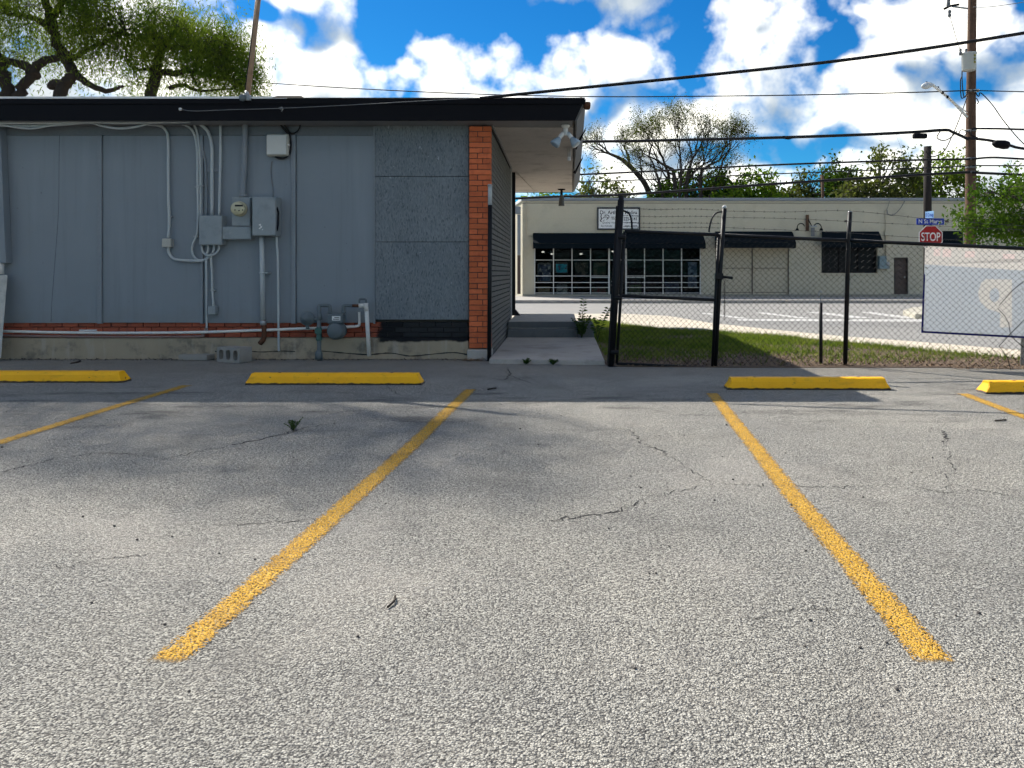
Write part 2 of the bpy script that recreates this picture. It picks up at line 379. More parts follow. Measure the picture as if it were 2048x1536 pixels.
def make_osb():
    m, t, b, o = base_mat('painted_strand_board'); p = pos_node(t)
    w = nd(t, 'ShaderNodeTexNoise', inp={'Scale': 6.0}); t.links.new(p, w.inputs['Vector'])
    q = vmth(t, 'ADD', p, vmth(t, 'MULTIPLY', w.outputs['Color'], (.05, 0, .05)).outputs[0]).outputs[0]
    q = vmth(t, 'MULTIPLY', q, (1.0, 0, .30)).outputs[0]
    v = nd(t, 'ShaderNodeTexVoronoi', inp={'Scale': 105.0}); t.links.new(q, v.inputs['Vector'])
    sc = t.nodes.new('ShaderNodeSeparateColor'); t.links.new(v.outputs['Color'], sc.inputs[0])
    c = mixc(t, sc.outputs[0], (.150, .172, .183), (.212, .238, .250)); c = mixc(t, sstep(t, sc.outputs[1], .86, 1.0), c, (.10, .118, .128))
    c = mixc(t, sstep(t, noise(t, p, 1.6, 4.0), .3, .7), mixc(t, 1.0, c, (.82, .84, .86), 'MULTIPLY'), c)
    c = mixc(t, mth(t, 'MULTIPLY', sstep(t, noise(t, p, 11.0, 2.0), .72, .76), .8), c, (.30, .33, .35))
    setb(t, b, c, .8, .25); bump(t, b, sc.outputs[0], .0025, .8); return m
def make_plinth():
    m, t, b, o = base_mat('stained_foundation_concrete'); p = pos_node(t)
    c = mixc(t, noise(t, p, 2.2, 6.0, .6), (.260, .215, .150), (.420, .350, .250)); c = mixc(t, mth(t, 'MULTIPLY', sstep(t, noise(t, p, 3.4, 6.0, .65), .5, .68), .65), c, (.10, .092, .08))
    ve = vmth(t, 'MULTIPLY', p, (9, 1, 1.2)).outputs[0]; c = mixc(t, mth(t, 'MULTIPLY', sstep(t, noise(t, ve, 1.4, 4.0), .55, .7), .35), c, (.42, .38, .33))
    s = t.nodes.new('ShaderNodeSeparateXYZ'); t.links.new(p, s.inputs[0])       # black paint rolled over the wall below the boards
    px = mth(t, 'ADD', s.outputs[0], mth(t, 'MULTIPLY_ADD', noise(t, p, 7.0), .25, -.12)); pz = mth(t, 'ADD', s.outputs[2], mth(t, 'MULTIPLY_ADD', noise(t, p, 5.0), .09, -.045))
    k = mth(t, 'MULTIPLY', sstep(t, px, -2.42, -2.30), sstep(t, pz, .215, .245)); c = mixc(t, k, c, (.012, .013, .015))
    setb(t, b, c, .9, .2); bump(t, b, noise(t, p, 60.0, 4.0), .003); return m
def make_tint_glass(name, col=(.01, .012, .014), rough=.04):
    m, t, b, o = base_mat(name); setb(t, b, col, rough, .5); b.inputs['Transmission Weight'].default_value = .0
    tr = t.nodes.new('ShaderNodeBsdfTransparent'); tr.inputs[0].default_value = (.62, .64, .64, 1); mx = t.nodes.new('ShaderNodeMixShader'); mx.inputs[0].default_value = .12
    t.links.new(tr.outputs[0], mx.inputs[1]); t.links.new(b.outputs[0], mx.inputs[2]); t.links.new(mx.outputs[0], o.inputs[0]); return m
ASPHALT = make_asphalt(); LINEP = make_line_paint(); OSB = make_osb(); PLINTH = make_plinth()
WALLP = wallpaint('grey_wall_paint', (.200, .228, .250))
TRIMP = M('grey_trim_paint', (.205, .230, .250), .6, .08, 3)
BOXP = M('grey_metal_paint', (.255, .285, .295), .5, .10, 5, spec=.4, dirt=(.14, .16, .17), dirt_amt=.4, dscale=8)
PIPEP = M('grey_conduit', (0.414, 0.443, 0.443), .5, .10, 6, spec=.4)
DKBRICK = M('painted_dark_brick', (.14, .14, .128), .8, .2, 6, bmp=.003, bscale=90)
REDBRICK = brickish('orange_red_brick', (.64, .165, .066), (.36, .085, .042))
BASEBRICK = brickish('dull_red_brick', (.36, .098, .056), (.14, .055, .042), painted=True)
BLKBRICK = M('black_painted_brick', (.012, .013, .015), .55, .2, 6, bmp=.003, bscale=70)
MORTAR = M('mortar', (.085, .072, .065), .95, .2, 8, bmp=.003, bscale=120)
FASCIA = M('black_fascia_paint', (0.004, 0.004, 0.006), .6, .2, 2, spec=.12)
SOFFIT = M('soffit_board', (0.504, 0.474, 0.438), .85, .08, 1.2, dirt=(.20, .185, .17), dirt_amt=.55, dscale=1.6)
WHITEMETAL = M('pale_drip_edge', (.74, .74, .72), .5, .15, 3, spec=.4)
ROOF = M('roof_felt', (.24, .23, .22), .9, .2, 2)
CONC = M('concrete', (0.396, 0.369, 0.330), .9, .14, 2.2, dirt=(.20, .185, .165), dirt_amt=.6, dscale=3, bmp=.002, bscale=70)
CONCD = M('blue_grey_concrete', (.125, .138, .145), .85, .2, 4, dirt=(.07, .08, .085), dirt_amt=.5, dscale=8, bmp=.002, bscale=70)
BLOCK = M('cinder_block', (.29, .275, .245), .95, .14, 9, bmp=.004, bscale=140)
YELLOW = M('yellow_stop_paint', (.70, .385, .008), .55, .07, 5, spec=.35, dirt=(.45, .24, .01), dirt_amt=.35, dscale=6, bmp=.003, bscale=38)
BLACKM = M('black_fence_paint', (.006, .0065, .008), .5, .2, 20, spec=.25)
GALV = M('galvanised_steel', (.36, .37, .37), .45, .15, 20, spec=.5, metal=.5)
BLACKC = M('black_cable', (.008, .008, .009), .55, .1, 20)
GREYC = M('grey_cable', (.17, .175, .18), .6, .1, 20)
PVC = M('white_pvc', (.66, .645, .60), .45, .08, 5, dirt=(.42, .40, .36), dirt_amt=.3, dscale=10)
BEIGEPVC = M('beige_plastic', (.42, .41, .36), .5, .05, 6)
GASM = M('gas_meter_grey', (.115, .140, .148), .55, .12, 8, dirt=(.09, .11, .12), dirt_amt=.4, dscale=14)
GASG = M('green_valve_paint', (.05, .12, .10), .5, .2, 20)
RUST = M('rusty_pipe', (.10, .045, .025), .9, .4, 20)
CREAM = M('meter_dial', (.50, .46, .30), .25, .08, 20, spec=.5)
LABELW = M('white_label', (.72, .72, .70), .6, .03, 20)
INK = M('black_ink', (.012, .012, .014), .6, .05, 20)
WOODPOLE = M('weathered_pole_wood', (.115, .066, .042), .9, .3, 6, dirt=(.04, .025, .018), dirt_amt=.6, dscale=9, bmp=.006, bscale=30)
WOODMAST = M('brown_mast_timber', (.30, .195, .115), .85, .2, 5, dirt=(.17, .10, .06), dirt_amt=.5, dscale=7)
DARKWOOD = M('dark_pole_wood', (.022, .018, .016), .9, .3, 6, bmp=.006, bscale=30)
STUCCO = M('beige_stucco', (0.523, 0.477, 0.362), .9, .07, .8, dirt=(.36, .33, .255), dirt_amt=.45, dscale=.9, bmp=.006, bscale=25, speck=.06)
STUCCOD = M('beige_door_paint', (0.529, 0.466, 0.345), .8, .08, 1.5)
COPING = M('grey_coping', (.24, .26, .28), .6, .1, 2)
AWN = M('navy_awning_canvas', (.0055, .010, .014), .9, .15, 2, spec=.05)
MULL = M('pale_window_bars', (.66, .65, .61), .5, .08, 5)
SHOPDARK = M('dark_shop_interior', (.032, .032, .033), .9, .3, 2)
GLASS = make_tint_glass('shop_glass')
BROWNDOOR = M('brown_door_paint', (.085, .06, .05), .6, .15, 5)
STREET = M('street_asphalt', (.27, .262, .245), .9, .10, .5, dirt=(.25, .243, .23), dirt_amt=.6, dscale=.35, bmp=.004, bscale=60)
WALK = M('sidewalk_concrete', (.60, .53, .42), .9, .10, 1.0, dirt=(.40, .36, .29), dirt_amt=.5, dscale=2.5, bmp=.002, bscale=60)
ROADWHITE = M('white_road_paint', (.56, .55, .52), .8, .1, 6, dirt=(.28, .27, .26), dirt_amt=.7, dscale=5)
SOIL = M('verge_soil', (.12, .082, .055), .95, .3, 5, dirt=(.065, .042, .03), dirt_amt=.6, dscale=9, bmp=.02, bscale=30)
EARTH = M('distant_earth', (.13, .12, .09), .95, .3, .4)
BARK = M('dark_bark', (.045, .036, .030), .95, .3, 5, bmp=.02, bscale=14)
BARKG = M('grey_bark', (.085, .072, .062), .95, .3, 3)
LEAF_M = make_leaf('mesquite_leaf', (.070, .122, .026), (.145, .190, .036), .5, 1.1)
LEAF_D = make_leaf('dark_green_leaf', (.026, .055, .014), (.060, .100, .022), .4, .5)
LEAF_B = make_leaf('bright_green_leaf', (.060, .120, .018), (.115, .175, .026), .5, .6)
LEAF_R = make_leaf('broad_green_leaf', (.045, .095, .018), (.092, .150, .026), .45, 1.2)
LEAF_S = make_leaf('grey_green_leaf', (.060, .075, .036), (.105, .120, .045), .4, .6)
LEAF_W = make_leaf('weed_leaf', (.028, .055, .022), (.060, .095, .035), .35, 20)
GRASSM = make_leaf('grass_blade', (.080, .130, .028), (.165, .195, .055), .45, 2.5)
LITTERM = M('dead_leaf', (.26, .185, .12), .9, .45, 30, speck=.4)
SIGNRED = M('stop_sign_red', (.36, .012, .012), .4, .05, 5)
SIGNBLUE = M('street_sign_blue', (.012, .045, .36), .4, .05, 5)
SIGNPALE = M('faded_sign_blue', (.28, .48, .74), .4, .1, 9)  # paler blue than the other street sign
SIGNWHITE = M('sign_white', (.80, .80, .78), .4, .03, 5)
CRACK = M('crack_shadow', (.035, .033, .032), .95, .3, 20)  # dark tone of the cracks in asphalt and foundation

# ================================================================== the setting
Z_ST = -.10
sheet('ground', [(-900, -300, 0), (900, -300, 0), (900, 1500, 0), (-900, 1500, 0)], EARTH, z=-.16); struct(bpy.data.objects['ground'])
street = struct(sheet('street', [(-90, 9.5, 0), (90, 9.5, 0), (90, 29.7, 0), (-90, 29.7, 0)], STREET, z=Z_ST))
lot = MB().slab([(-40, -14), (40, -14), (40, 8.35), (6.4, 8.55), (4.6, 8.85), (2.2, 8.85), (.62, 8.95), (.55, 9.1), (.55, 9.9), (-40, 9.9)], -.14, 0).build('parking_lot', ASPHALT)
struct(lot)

# near sidewalk (curving round the corner) with its kerb, and the verge inside it
NEAR_UP = [(1000, 626), (1160, 627.5), (1249, 627.5), (1338, 632), (1414, 645), (1541, 659), (1680, 672), (1841, 684), (2048, 701), (2500, 728)]
NEAR_LO = [(1000, 640), (1179, 641), (1240, 648), (1322, 659), (1434, 664), (1642, 679), (1771, 692), (1874, 702), (2048, 716), (2500, 741)]
up = [G(x, y, .01) for x, y in NEAR_UP]; lo = [G(x, y, .012) for x, y in NEAR_LO]
up[0].x -= 20; lo[0].x -= 20
side = MB()
n = len(up)
for i in range(n - 1):
    side.slab([lo[i], lo[i + 1], up[i + 1], up[i]], -.13, .012)
struct(side.build('sidewalk', WALK))
vp = [lo[i] + Vector((0, .02, 0)) for i in range(n)]
verge_poly = [(-26, 18.5), (-26, 10.2), (.56, 10.2), (.56, 8.95), (.62, 8.9), (2.2, 8.8), (4.6, 8.8), (6.4, 8.5), (7.6, 8.40)] + [(p.x, p.y) for p in reversed(lo)][0:]
verge = MB().slab([(x, y) for x, y in verge_poly], -.13, .006).build('verge', SOIL); struct(verge)

# far sidewalk and kerb in front of the shop
FW = MB().slab([(-60, 29.7), (60, 29.7), (60, 36), (-60, 36)], -.13, .02).build('far_sidewalk', CONC); struct(FW)
kb = MB()
for i in range(-14, 16):
    kb.box(i * 3.0 + .01, i * 3.0 + 2.99, 29.55, 29.698, -.12, .03, .015)
struct(kb.build('far_kerb', CONC))
# traffic island with painted nose
isl = [G(1806, 630, Z_ST), G(1830, 637.5, Z_ST), G(1880, 640, Z_ST), G(2300, 640, Z_ST), G(2300, 621, Z_ST), G(1860, 621, Z_ST), G(1822, 623.5, Z_ST)]
struct(MB().slab(isl, -.12, .04).build('traffic_island', M('cream_kerb_paint', (.47, .44, .36), .8, .15, 3, dirt=(.35, .32, .25), dirt_amt=.6, dscale=4), bevel=.02))
# white road markings (parts of the street)
for a, b, c, d in [((1400, 627), (1412, 626), (1500, 637), (1478, 637)), ((1508, 625.5), (1528, 625), (1625, 637), (1600, 637)),
                   ((1612, 624.5), (1640, 624), (1745, 636), (1712, 636.5)), ((1716, 624), (1742, 624), (1840, 636.5), (1806, 637))]:
    sheet('crosswalk_bar', [G(*q, Z_ST) for q in (a, b, c, d)], ROADWHITE, z=Z_ST + .004, parent=street)
sheet('stop_line', [G(1470, 638.5, Z_ST), G(1846, 639, Z_ST), G(1846, 643.5, Z_ST), G(1480, 642, Z_ST)], ROADWHITE, z=Z_ST + .004, parent=street)

# yellow parking lines (parts of the lot)
def park_line(a, b, w=.100, wob=.012):
    a, b = Vector(a), Vector(b); d = (b - a); L = d.length; d.normalize(); nrm = Vector((-d.y, d.x, 0)); k = 40
    vs, fs, uv = [], [], []
    for i in range(k + 1):
        t = i / k; o = nrm * (math.sin(t * 5 + a.x) * wob + math.sin(t * 17) * wob * .25); c = a + d * L * t + o
        for s in (-1, 1): vs.append(c + nrm * s * w * .62); uv.append(((s + 1) / 2, t))
    for i in range(k): fs.append((2 * i, 2 * i + 1, 2 * i + 3, 2 * i + 2))
    me = bpy.data.meshes.new('parking_line'); me.from_pydata([(v.x, v.y, .004) for v in vs], [], fs)
    ul = me.uv_layers.new(name='UVMap')
    for lp in me.loops: ul.data[lp.index].uv = uv[lp.vertex_index]
    me.materials.append(LINEP); me.update()
    if me.polygons[0].normal.z < 0: me.flip_normals()
    return link(bpy.data.objects.new('parking_line', me), lot)
park_line(G(945, 777), G(322, 1345)); park_line(G(1419, 785), G(1888, 1345))
park_line(G(378, 769), G(-900, 1165)); park_line(G(1922, 786), G(2900, 1150))

# cracks in the asphalt: thin sunken-looking tar-dark ribbons (parts of the lot)
def crack(px, w0=.010, seed=0):
    rr = random.Random(seed); P = []
    base = [G(x, y) for x, y in px]
    for i in range(len(base) - 1):
        for j in range(12):
            q = base[i].lerp(base[i + 1], j / 12); L = (base[i + 1] - base[i]).length
            P.append(q + Vector((rr.gauss(0, .012), rr.gauss(0, .016), 0)))
    P.append(base[-1]); vs, fs = [], []
    for i, p in enumerate(P):
        d = (P[min(i + 1, len(P) - 1)] - P[max(i - 1, 0)]).normalized(); nn = Vector((-d.y, d.x, 0))
        w = w0 * rr.uniform(.12, .75) * (1 - abs(2 * i / (len(P) - 1) - 1) ** 3 * .8)
        vs += [p + nn * w, p - nn * w]
    for i in range(len(P) - 1): fs.append((2 * i, 2 * i + 1, 2 * i + 3, 2 * i + 2))
    me = bpy.data.meshes.new('crack'); me.from_pydata([(v.x, v.y, .0022) for v in vs], [], fs); me.materials.append(CRACK); me.update()
    if me.polygons[0].normal.z < 0: me.flip_normals()
    return link(bpy.data.objects.new('crack', me), lot)
for k, (c, w) in enumerate([([(330, 918), (390, 905), (470, 890), (560, 870), (600, 858), (660, 848)], .012), ([(1100, 1042), (1150, 1037), (1240, 1020), (1300, 995)], .009),
          ([(1235, 855), (1265, 862), (1282, 884), (1330, 905), (1365, 930)], .009), ([(1425, 968), (1500, 969), (1600, 970), (1700, 975), (1810, 968)], .007),
          ([(1880, 860), (1892, 872), (1886, 888)], .018), ([(1892, 900), (1905, 935), (1890, 990)], .006), ([(1015, 735), (1020, 748), (1012, 760), (975, 757)], .014), ([(1000, 738), (1030, 756), (1075, 770)], .009),
          ([(0, 946), (40, 936), (120, 915)], .010), ([(400, 1052), (560, 1045), (700, 1040)], .006), ([(740, 755), (770, 772), (800, 790), (860, 800)], .008), ([(1800, 765), (1900, 768), (1990, 772)], .010), ([(1780, 757), (1900, 758), (2048, 768)], .012),
          ([(655, 849), (740, 838), (850, 846), (960, 842), (1060, 852)], .007), ([(1362, 928), (1395, 950), (1425, 968)], .006), ([(1805, 968), (1880, 985), (1960, 980), (2060, 1000)], .006), ([(1300, 995), (1345, 985), (1425, 968)], .005), ([(120, 915), (220, 905), (330, 918)], .008), ([(60, 1140), (200, 1120), (330, 1105)], .004), ([(1480, 1250), (1620, 1215), (1700, 1222)], .004)]):
    crack(c, w, k)

# ================================================================== the boarded building
DW = 9.70
bld = thing('boarded_building', 'low grey panelled building with black fascia, boarded window and orange brick corner', 'building', (-4, 12, 0))
def wx(px, D=DW): return (px - CX) / F * D
def wz(py, D=DW): return H - (py - CY) / F * D
XC = wx(982, 9.6)                                         # outer corner of the brick pier
MB().box(-9.6, XC - .10, 9.80, 15.0, 0, 3.05).build('wall_core', MORTAR, bld)
# foundation
pf = MB(); zpl = wz(676, 9.66)
pf.box(-9.6, wx(938, 9.66) - .004, 9.655, 9.80, -.05, zpl)
pl = pf.build('foundation', PLINTH, bld, bevel=.008)
MB().box(wx(934, 9.58), XC + .01, 9.57, 9.80, -.05, wz(699, 9.58)).build('pier_footing', CONC, bld, bevel=.02)
# crack along the foundation
fc = [(640, 702), (680, 706), (735, 709), (780, 707), (820, 712), (860, 709), (905, 706), (935, 709)]
fcp = smooth([W(x, y + random.uniform(-1, 1), 9.653) for x, y in fc], 5)
MB().tube(fcp, [.004 + .006 * random.random() for _ in fcp], 4).build('foundation_crack', CRACK, bld)
fcp = smooth([W(x, y, 9.653) for x, y in [(590, 703), (560, 702), (520, 704), (470, 700), (430, 703)]], 5)
MB().tube(fcp, [.003 + .004 * random.random() for _ in fcp], 4).build('foundation_crack', CRACK, bld)

# bricks, each its own piece; a handful of shared brick meshes per material
_bm = {}
def brick(x0, x1, y0, y1, z0, z1, mat, c=.004):
    key = (round(x1 - x0, 3), round(y1 - y0, 3), round(z1 - z0, 4), mat.name, random.randrange(3))
    if key not in _bm:
        _, v, f = cbox_data(x1 - x0, y1 - y0, z1 - z0, c); rr = random.Random(str(key))
        me = bpy.data.meshes.new('brick'); me.from_pydata([tuple(a + rr.uniform(-.0012, .0012) for a in q) for q in v], [], f); me.materials.append(mat); me.update(); _bm[key] = me
    o = bpy.data.objects.new('brick', _bm[key]); o.location = ((x0 + x1) / 2, (y0 + y1) / 2 + random.uniform(-.002, .002), (z0 + z1) / 2)
    return link(o, bld)
J = .010
ch = (wz(646, 9.72) + .012 - zpl) / 3; BL = .2135
for r in range(3):
    x = -7.62 + (r % 2) * BL / 2
    while x < wx(936):
        x1 = min(x + BL - J, wx(937))
        m = BLKBRICK if x > -2.20 else BASEBRICK
        if x1 - x > .03: brick(x, x1, 9.725, 9.795, zpl + r * ch + J * .6, zpl + (r + 1) * ch - J * .3, m)
        x += BL
MB().box(-2.38, wx(936.5), 9.735, 9.79, zpl + .002, wz(646, 9.72)).build('painted_mortar', M('black_mortar', (.010, .011, .012), .7), bld)
# pier: 41 courses
z0 = wz(697, 9.6); z1 = wz(252, 9.6); nc = 41; ph = (z1 - z0) / nc; PX0 = wx(938.5, 9.6)
MB().box(PX0 + .006, XC - .006, 9.612, 9.80, z0, z1).build('pier_mortar', MORTAR, bld)
for r in range(nc):
    za, zb = z0 + r * ph + .004, z0 + (r + 1) * ph - .004; w = XC - PX0; k = (r * 7) % 5
    if k == 4: brick(PX0, XC, 9.60, 9.70, za, zb, REDBRICK)
    else:
        s = PX0 + w * (.38 if r % 2 else .62)
        brick(PX0, s - .004, 9.60, 9.70, za, zb, REDBRICK); brick(s + .004, XC, 9.60, 9.70, za, zb, REDBRICK)
# side wall, painted brick seen at a sharp angle: one mass of bricks
sw = MB(); YF = 13.45
for r in range(nc + 2):
    za = .03 + r * ph; y = 9.705 + (.11 if r % 2 else 0)
    if za + ph > 3.04: break
    yy = 9.705
    first = True
    while yy < YF:
        ye = min(yy + (.105 if (first and r % 2) else .2135), YF); first = False
        sw.box(XC - .10, XC - random.uniform(.0, .004), yy + .005, ye - .006, za + .009, za + ph - .009); yy = ye
swo = sw.build('side_wall_brickwork', DKBRICK, bld, fix=False); swo['kind'] = 'stuff'
MB().box(XC - .099, XC - .012, 9.81, YF, 0, 3.05).build('side_wall_mortar', M('black_joint', (.008, .008, .009), .9), bld)
MB().box(XC - .10, XC + .012, YF, YF + .09, .3, 3.04).build('door_trim', M('pale_trim', (.40, .40, .38), .6), bld, bevel=.006)
# panels, battens, frieze
zb, zt = wz(646), wz(271)
cols = [(-20, 196), (206, 401), (408, 583), (593, 747)]
for i, (a, b) in enumerate(cols):
    xa, xb = max(wx(a), -9.6), wx(b)
    MB().box(xa, xb, DW, DW + .03, zb + .004 * (i % 2), zt).build('wall_panel', WALLP, bld, bevel=.003)
for a, b in [(196.6, 205.4), (401.6, 407.4), (583.6, 592.4)]:
    MB().box(wx(a), wx(b), DW - .026, DW + .02, zb - .006, zt - .002).build('batten', TRIMP, bld, bevel=.004)
MB().box(-9.6, wx(747), DW - .006, DW + .03, zt + .002, wz(252.5)).build('frieze_board', M('frieze_paint', (.13, .15, .168), .65, .08, 2), bld, bevel=.003)
MB().box(wx(747.4), wx(750.4), DW - .02, DW + .05, zb - .01, wz(252.5)).build('corner_trim', TRIMP, bld, bevel=.003)
seam = smooth([W(x, y, DW - .001) for x, y in [(119, 262), (118, 330), (117, 420), (110, 520), (104, 600), (102, 643)]], 4)
MB().tube(seam, .0022, 5).build('panel_seam', M('seam_grey', (.09, .11, .13), .7), bld)
for a, b in [(251, 352.6), (353.6, 483.4), (484.4, 639)]:
    MB().box(wx(750.8), wx(937.6), DW - .012, DW + .012, wz(b), wz(a)).build('strand_board', OSB, bld, bevel=.002)
# roof: slab, black fascia, drip edge, sloped side eave
ZS = 3.054; DF = 9.35; ZT = wz(196, DF)
xs_t, xs_b = wx(1168, DF), wx(1150, DF); DB = 17.7
MB().prism([(-9.9, ZS), (xs_b, ZS), (xs_t, ZT - .03), (-9.9, ZT - .03)], DF, DF + .03).build('fascia', FASCIA, bld)
MB().box(-9.9, xs_t + .012, DF - .014, DF + .02, wz(208, DF - .01), ZT - .012).build('fascia_cap', FASCIA, bld, bevel=.004)
MB().box(-9.9, wx(575, DF), DF - .02, DF + .05, ZT - .011, ZT + .014).build('drip_edge', WHITEMETAL, bld)
MB().box(wx(575, DF), xs_t + .01, DF - .02, DF + .05, ZT - .012, ZT + .001).build('drip_edge', M('dark_drip_edge', (.06, .05, .045), .6), bld)
pe = [W(553, 187.5, DF - .02), W(605, 187.5, DF - .02)]
MB().prism([(wx(545, DF), ZT - .004), (wx(555, DF), ZT + .022), (wx(604, DF), ZT + .022), (wx(610, DF), ZT - .004)], DF - .022, DF + .15).build('lifted_flashing', M('brown_flashing', (.30, .24, .19), .6), bld)
# soffits and roof slab: deep over the porch, shallower behind the boarded part
MB().box(-9.9, xs_b - .03, DF + .035, 9.80, ZS + .002, ZS + .02).build('front_soffit', M('grey_soffit_paint', (.20, .205, .205), .8), bld)
MB().box(-9.9, -3.5, 9.80, 15.3, ZS + .05, ZT - .04).build('roof', ROOF, bld)
bm_ = MB()
bm_.add([(-3.5, DF + .04, ZT - .04), (xs_t - .005, DF + .04, ZT - .04), (xs_t + .13, DB, ZT - .04), (-3.5, DB, ZT - .04),
         (-3.5, DF + .04, ZS + .05), (xs_b - .01, DF + .04, ZS + .05), (xs_b + .11, DB, ZS + .05), (-3.5, DB, ZS + .05)],
        [(0, 1, 2, 3), (7, 6, 5, 4), (0, 4, 5, 1), (1, 5, 6, 2), (2, 6, 7, 3), (3, 7, 4, 0)])
bm_.build('porch_roof', ROOF, bld)
for i in range(4):                                        # soffit boards
    ya = 9.81 + i * 1.98; yb = min(ya + 1.972, DB - .03); f = lambda y: xs_b - .02 + .11 * (y - DF) / (DB - DF)
    MB().slab([(XC - 1.6, ya), (f(ya), ya), (f(yb), yb), (XC - 1.6, yb)], ZS - .004, ZS + .04).build('soffit_board', SOFFIT, bld)
MB().box(-3.5, xs_b + .1, DB - .025, DB, ZS - .012, ZT - .02).build('rear_fascia', FASCIA, bld)
e = MB()                                                  # sloping eave board on the right side
e.add([(xs_b, DF + .03, ZS), (xs_b + .11, DB, ZS), (xs_t + .13, DB, ZT - .01), (xs_t, DF + .03, ZT - .01),
       (xs_b + .025, DF + .03, ZS - .002), (xs_b + .135, DB, ZS - .002), (xs_t + .155, DB, ZT - .01), (xs_t + .025, DF + .03, ZT - .01)],
      [(0, 1, 2, 3), (4, 7, 6, 5), (0, 4, 5, 1), (3, 2, 6, 7), (0, 3, 7, 4), (1, 5, 6, 2)])
e.build('eave_board', M('grey_eave_board', (.15, .15, .148), .8), bld)
for ya in (11.2, 14.0):
    f = .12 * (ya - DF) / (DB - DF)
    MB().prism([(xs_b + f - .02, ZS - .03), (xs_t + f + .05, ZT - .05), (xs_t + f + .055, ZT - .02), (xs_b + f + .035, ZS - .05)], ya, ya + .09).build('eave_bracket', FASCIA, bld, bevel=.005)
MB().box(xs_t + .0, xs_t + .085, DF + .01, DF + .20, ZT - .11, ZT - .04).build('gutter_end', RUST, bld, bevel=.02)
MB().tube([W(985, 252, 9.66), (XC + .012, YF, ZS - .03)], .014, 6).build('wall_top_trim', M('pale_top_trim', (.27, .27, .265), .7), bld)
MB().tube([(XC + .06, YF + .6, ZS - .012), (XC + .30, DB - .1, ZS - .012)], .012, 4).build('soffit_batten', SOFFIT, bld)
# porch post and its foot
pp = MB(); xp = (1026 - CX) / F * 14.2
pp.box(xp - .045, xp + .045, 14.16, 14.25, .31, ZS); pp.build('porch_post', BLACKM, bld, bevel=.004)
MB().prism([(xp - .10, .312), (xp + .14, .312), (xp + .05, .42), (xp - .05, .42)], 14.12, 14.30).build('post_foot', BLACKM, bld)
# rust flakes along the roof edge
for px in (1096, 1102, 1160): MB().box(wx(px, DF), wx(px + 5, DF), DF + .02, DF + .08, ZT - .002, ZT + .014).build('rusty_nail_patch', M('rust_orange', (.35, .12, .03), .9), bld)

# steps and slab
slab = MB().slab([(XC + .014, 9.20), (.535, 9.05), (.56, 12.25), (XC + .014, 12.25)], -.04, .06).build('walkway_slab', CONC, bevel=.012); struct(slab)
stp = thing('concrete_steps', 'two blue-grey painted concrete steps and landing beside the dark brick wall', 'steps', (-.3, 13, 0))
MB().box(XC + .02, .26, 12.251, 12.56, -.02, .188).build('lower_step', CONCD, stp, bevel=.012)
MB().box(XC + .02, .262, 12.50, 14.75, -.02, .312).build('landing', M('landing_concrete', (.40, .39, .36), .9, .15, 3, dirt=(.16, .165, .16), dirt_amt=.5, dscale=4), stp, bevel=.012)
MB().box(XC + .02, .258, 12.492, 12.499, .20, .300).build('upper_riser', CONCD, stp)
MB().box(.266, .55, 12.27, 13.1, -.02, .285).build('cheek_block', CONCD, stp, bevel=.03)

# ================================================================== things fixed to the grey wall
DC = 9.66                                                 # conduits stand a little off the panels
def pipe(name, label, pts, rpx, mat, cat='pipe', D=DC, group=None, sm=True, n=8):
    P = [W(p[0], p[1], p[2] if len(p) > 2 else D) for p in pts]
    if sm: P = smooth(P, 6)
    o = MB().tube(P, S(rpx * 1.18, D), n).build(name, mat); return tag(o, label, cat, group)
def clips(owner, pts, D=DC):
    for x, y in pts:
        MB().box(wx(x - 4.5, D), wx(x + 4.5, D), D - .013, DW - .002, wz(y + 1.3, D), wz(y - 1.3, D), .002).build('clip', GALV, owner)
c1 = pipe('conduit', 'pale conduit dropping from the fascia to the small square junction box', [(296, 249), (318, 251), (331, 260), (336, 278), (336.5, 330), (337, 400), (338.5, 440), (336.5, 476)], 2.4, PIPEP, 'conduit')
clips(c1, [(340, 433)])
pipe('conduit', 'curved conduit from the small junction box bending right towards the service box', [(337, 494), (338, 506), (347, 517), (362, 520.5), (398, 522), (412, 518), (424, 508)], 2.4, PIPEP, 'conduit')
c3 = pipe('conduit', 'long thin conduit looping down left of the service box and curling beneath it', [(302, 246), (350, 246.5), (374, 252), (388, 268), (394, 300), (395, 370), (396, 430), (394, 468), (386, 488), (384.5, 504), (391, 517), (404, 521), (416, 516)], 2.0, PIPEP, 'conduit')
clips(c3, [(395, 374), (392, 473)])
c4 = pipe('conduit', 'thin beige-edged conduit running beside the looping one into the service box top', [(372, 242), (386, 247), (393, 262), (399, 300), (401, 371), (401, 433)], 1.9, PIPEP, 'conduit', D=9.672)
clips(c4, [(401.5, 371)])
pipe('cable', 'flat grey cable slanting down beside the two thin conduits', [(388, 250), (397, 272), (405, 298), (411, 330), (413, 380), (413.5, 432)], 1.6, TRIMP, 'cable', D=9.685)
pipe('conduit', 'grey conduit arching from the fascia into the middle of the service box top', [(384, 243), (400, 248), (416, 264), (423.5, 292), (424, 340), (424, 432)], 2.8, PIPEP, 'conduit')
pipe('conduit', 'straight grey conduit into the right end of the service box top', [(441, 246), (441, 300), (440, 360), (438.5, 432)], 2.3, PIPEP, 'conduit')
st = tag(MB().box(wx(414, 9.67), wx(440, 9.67), 9.672, DW - .001, wz(344), wz(338)).build('strut_clamp', TRIMP), 'short horizontal strut clamping the conduits above the service box', 'bracket')
sb = thing('service_box', 'square grey steel service box with conduits curling from its underside', 'electrical box', W(421, 490, DW))
D0 = 9.56
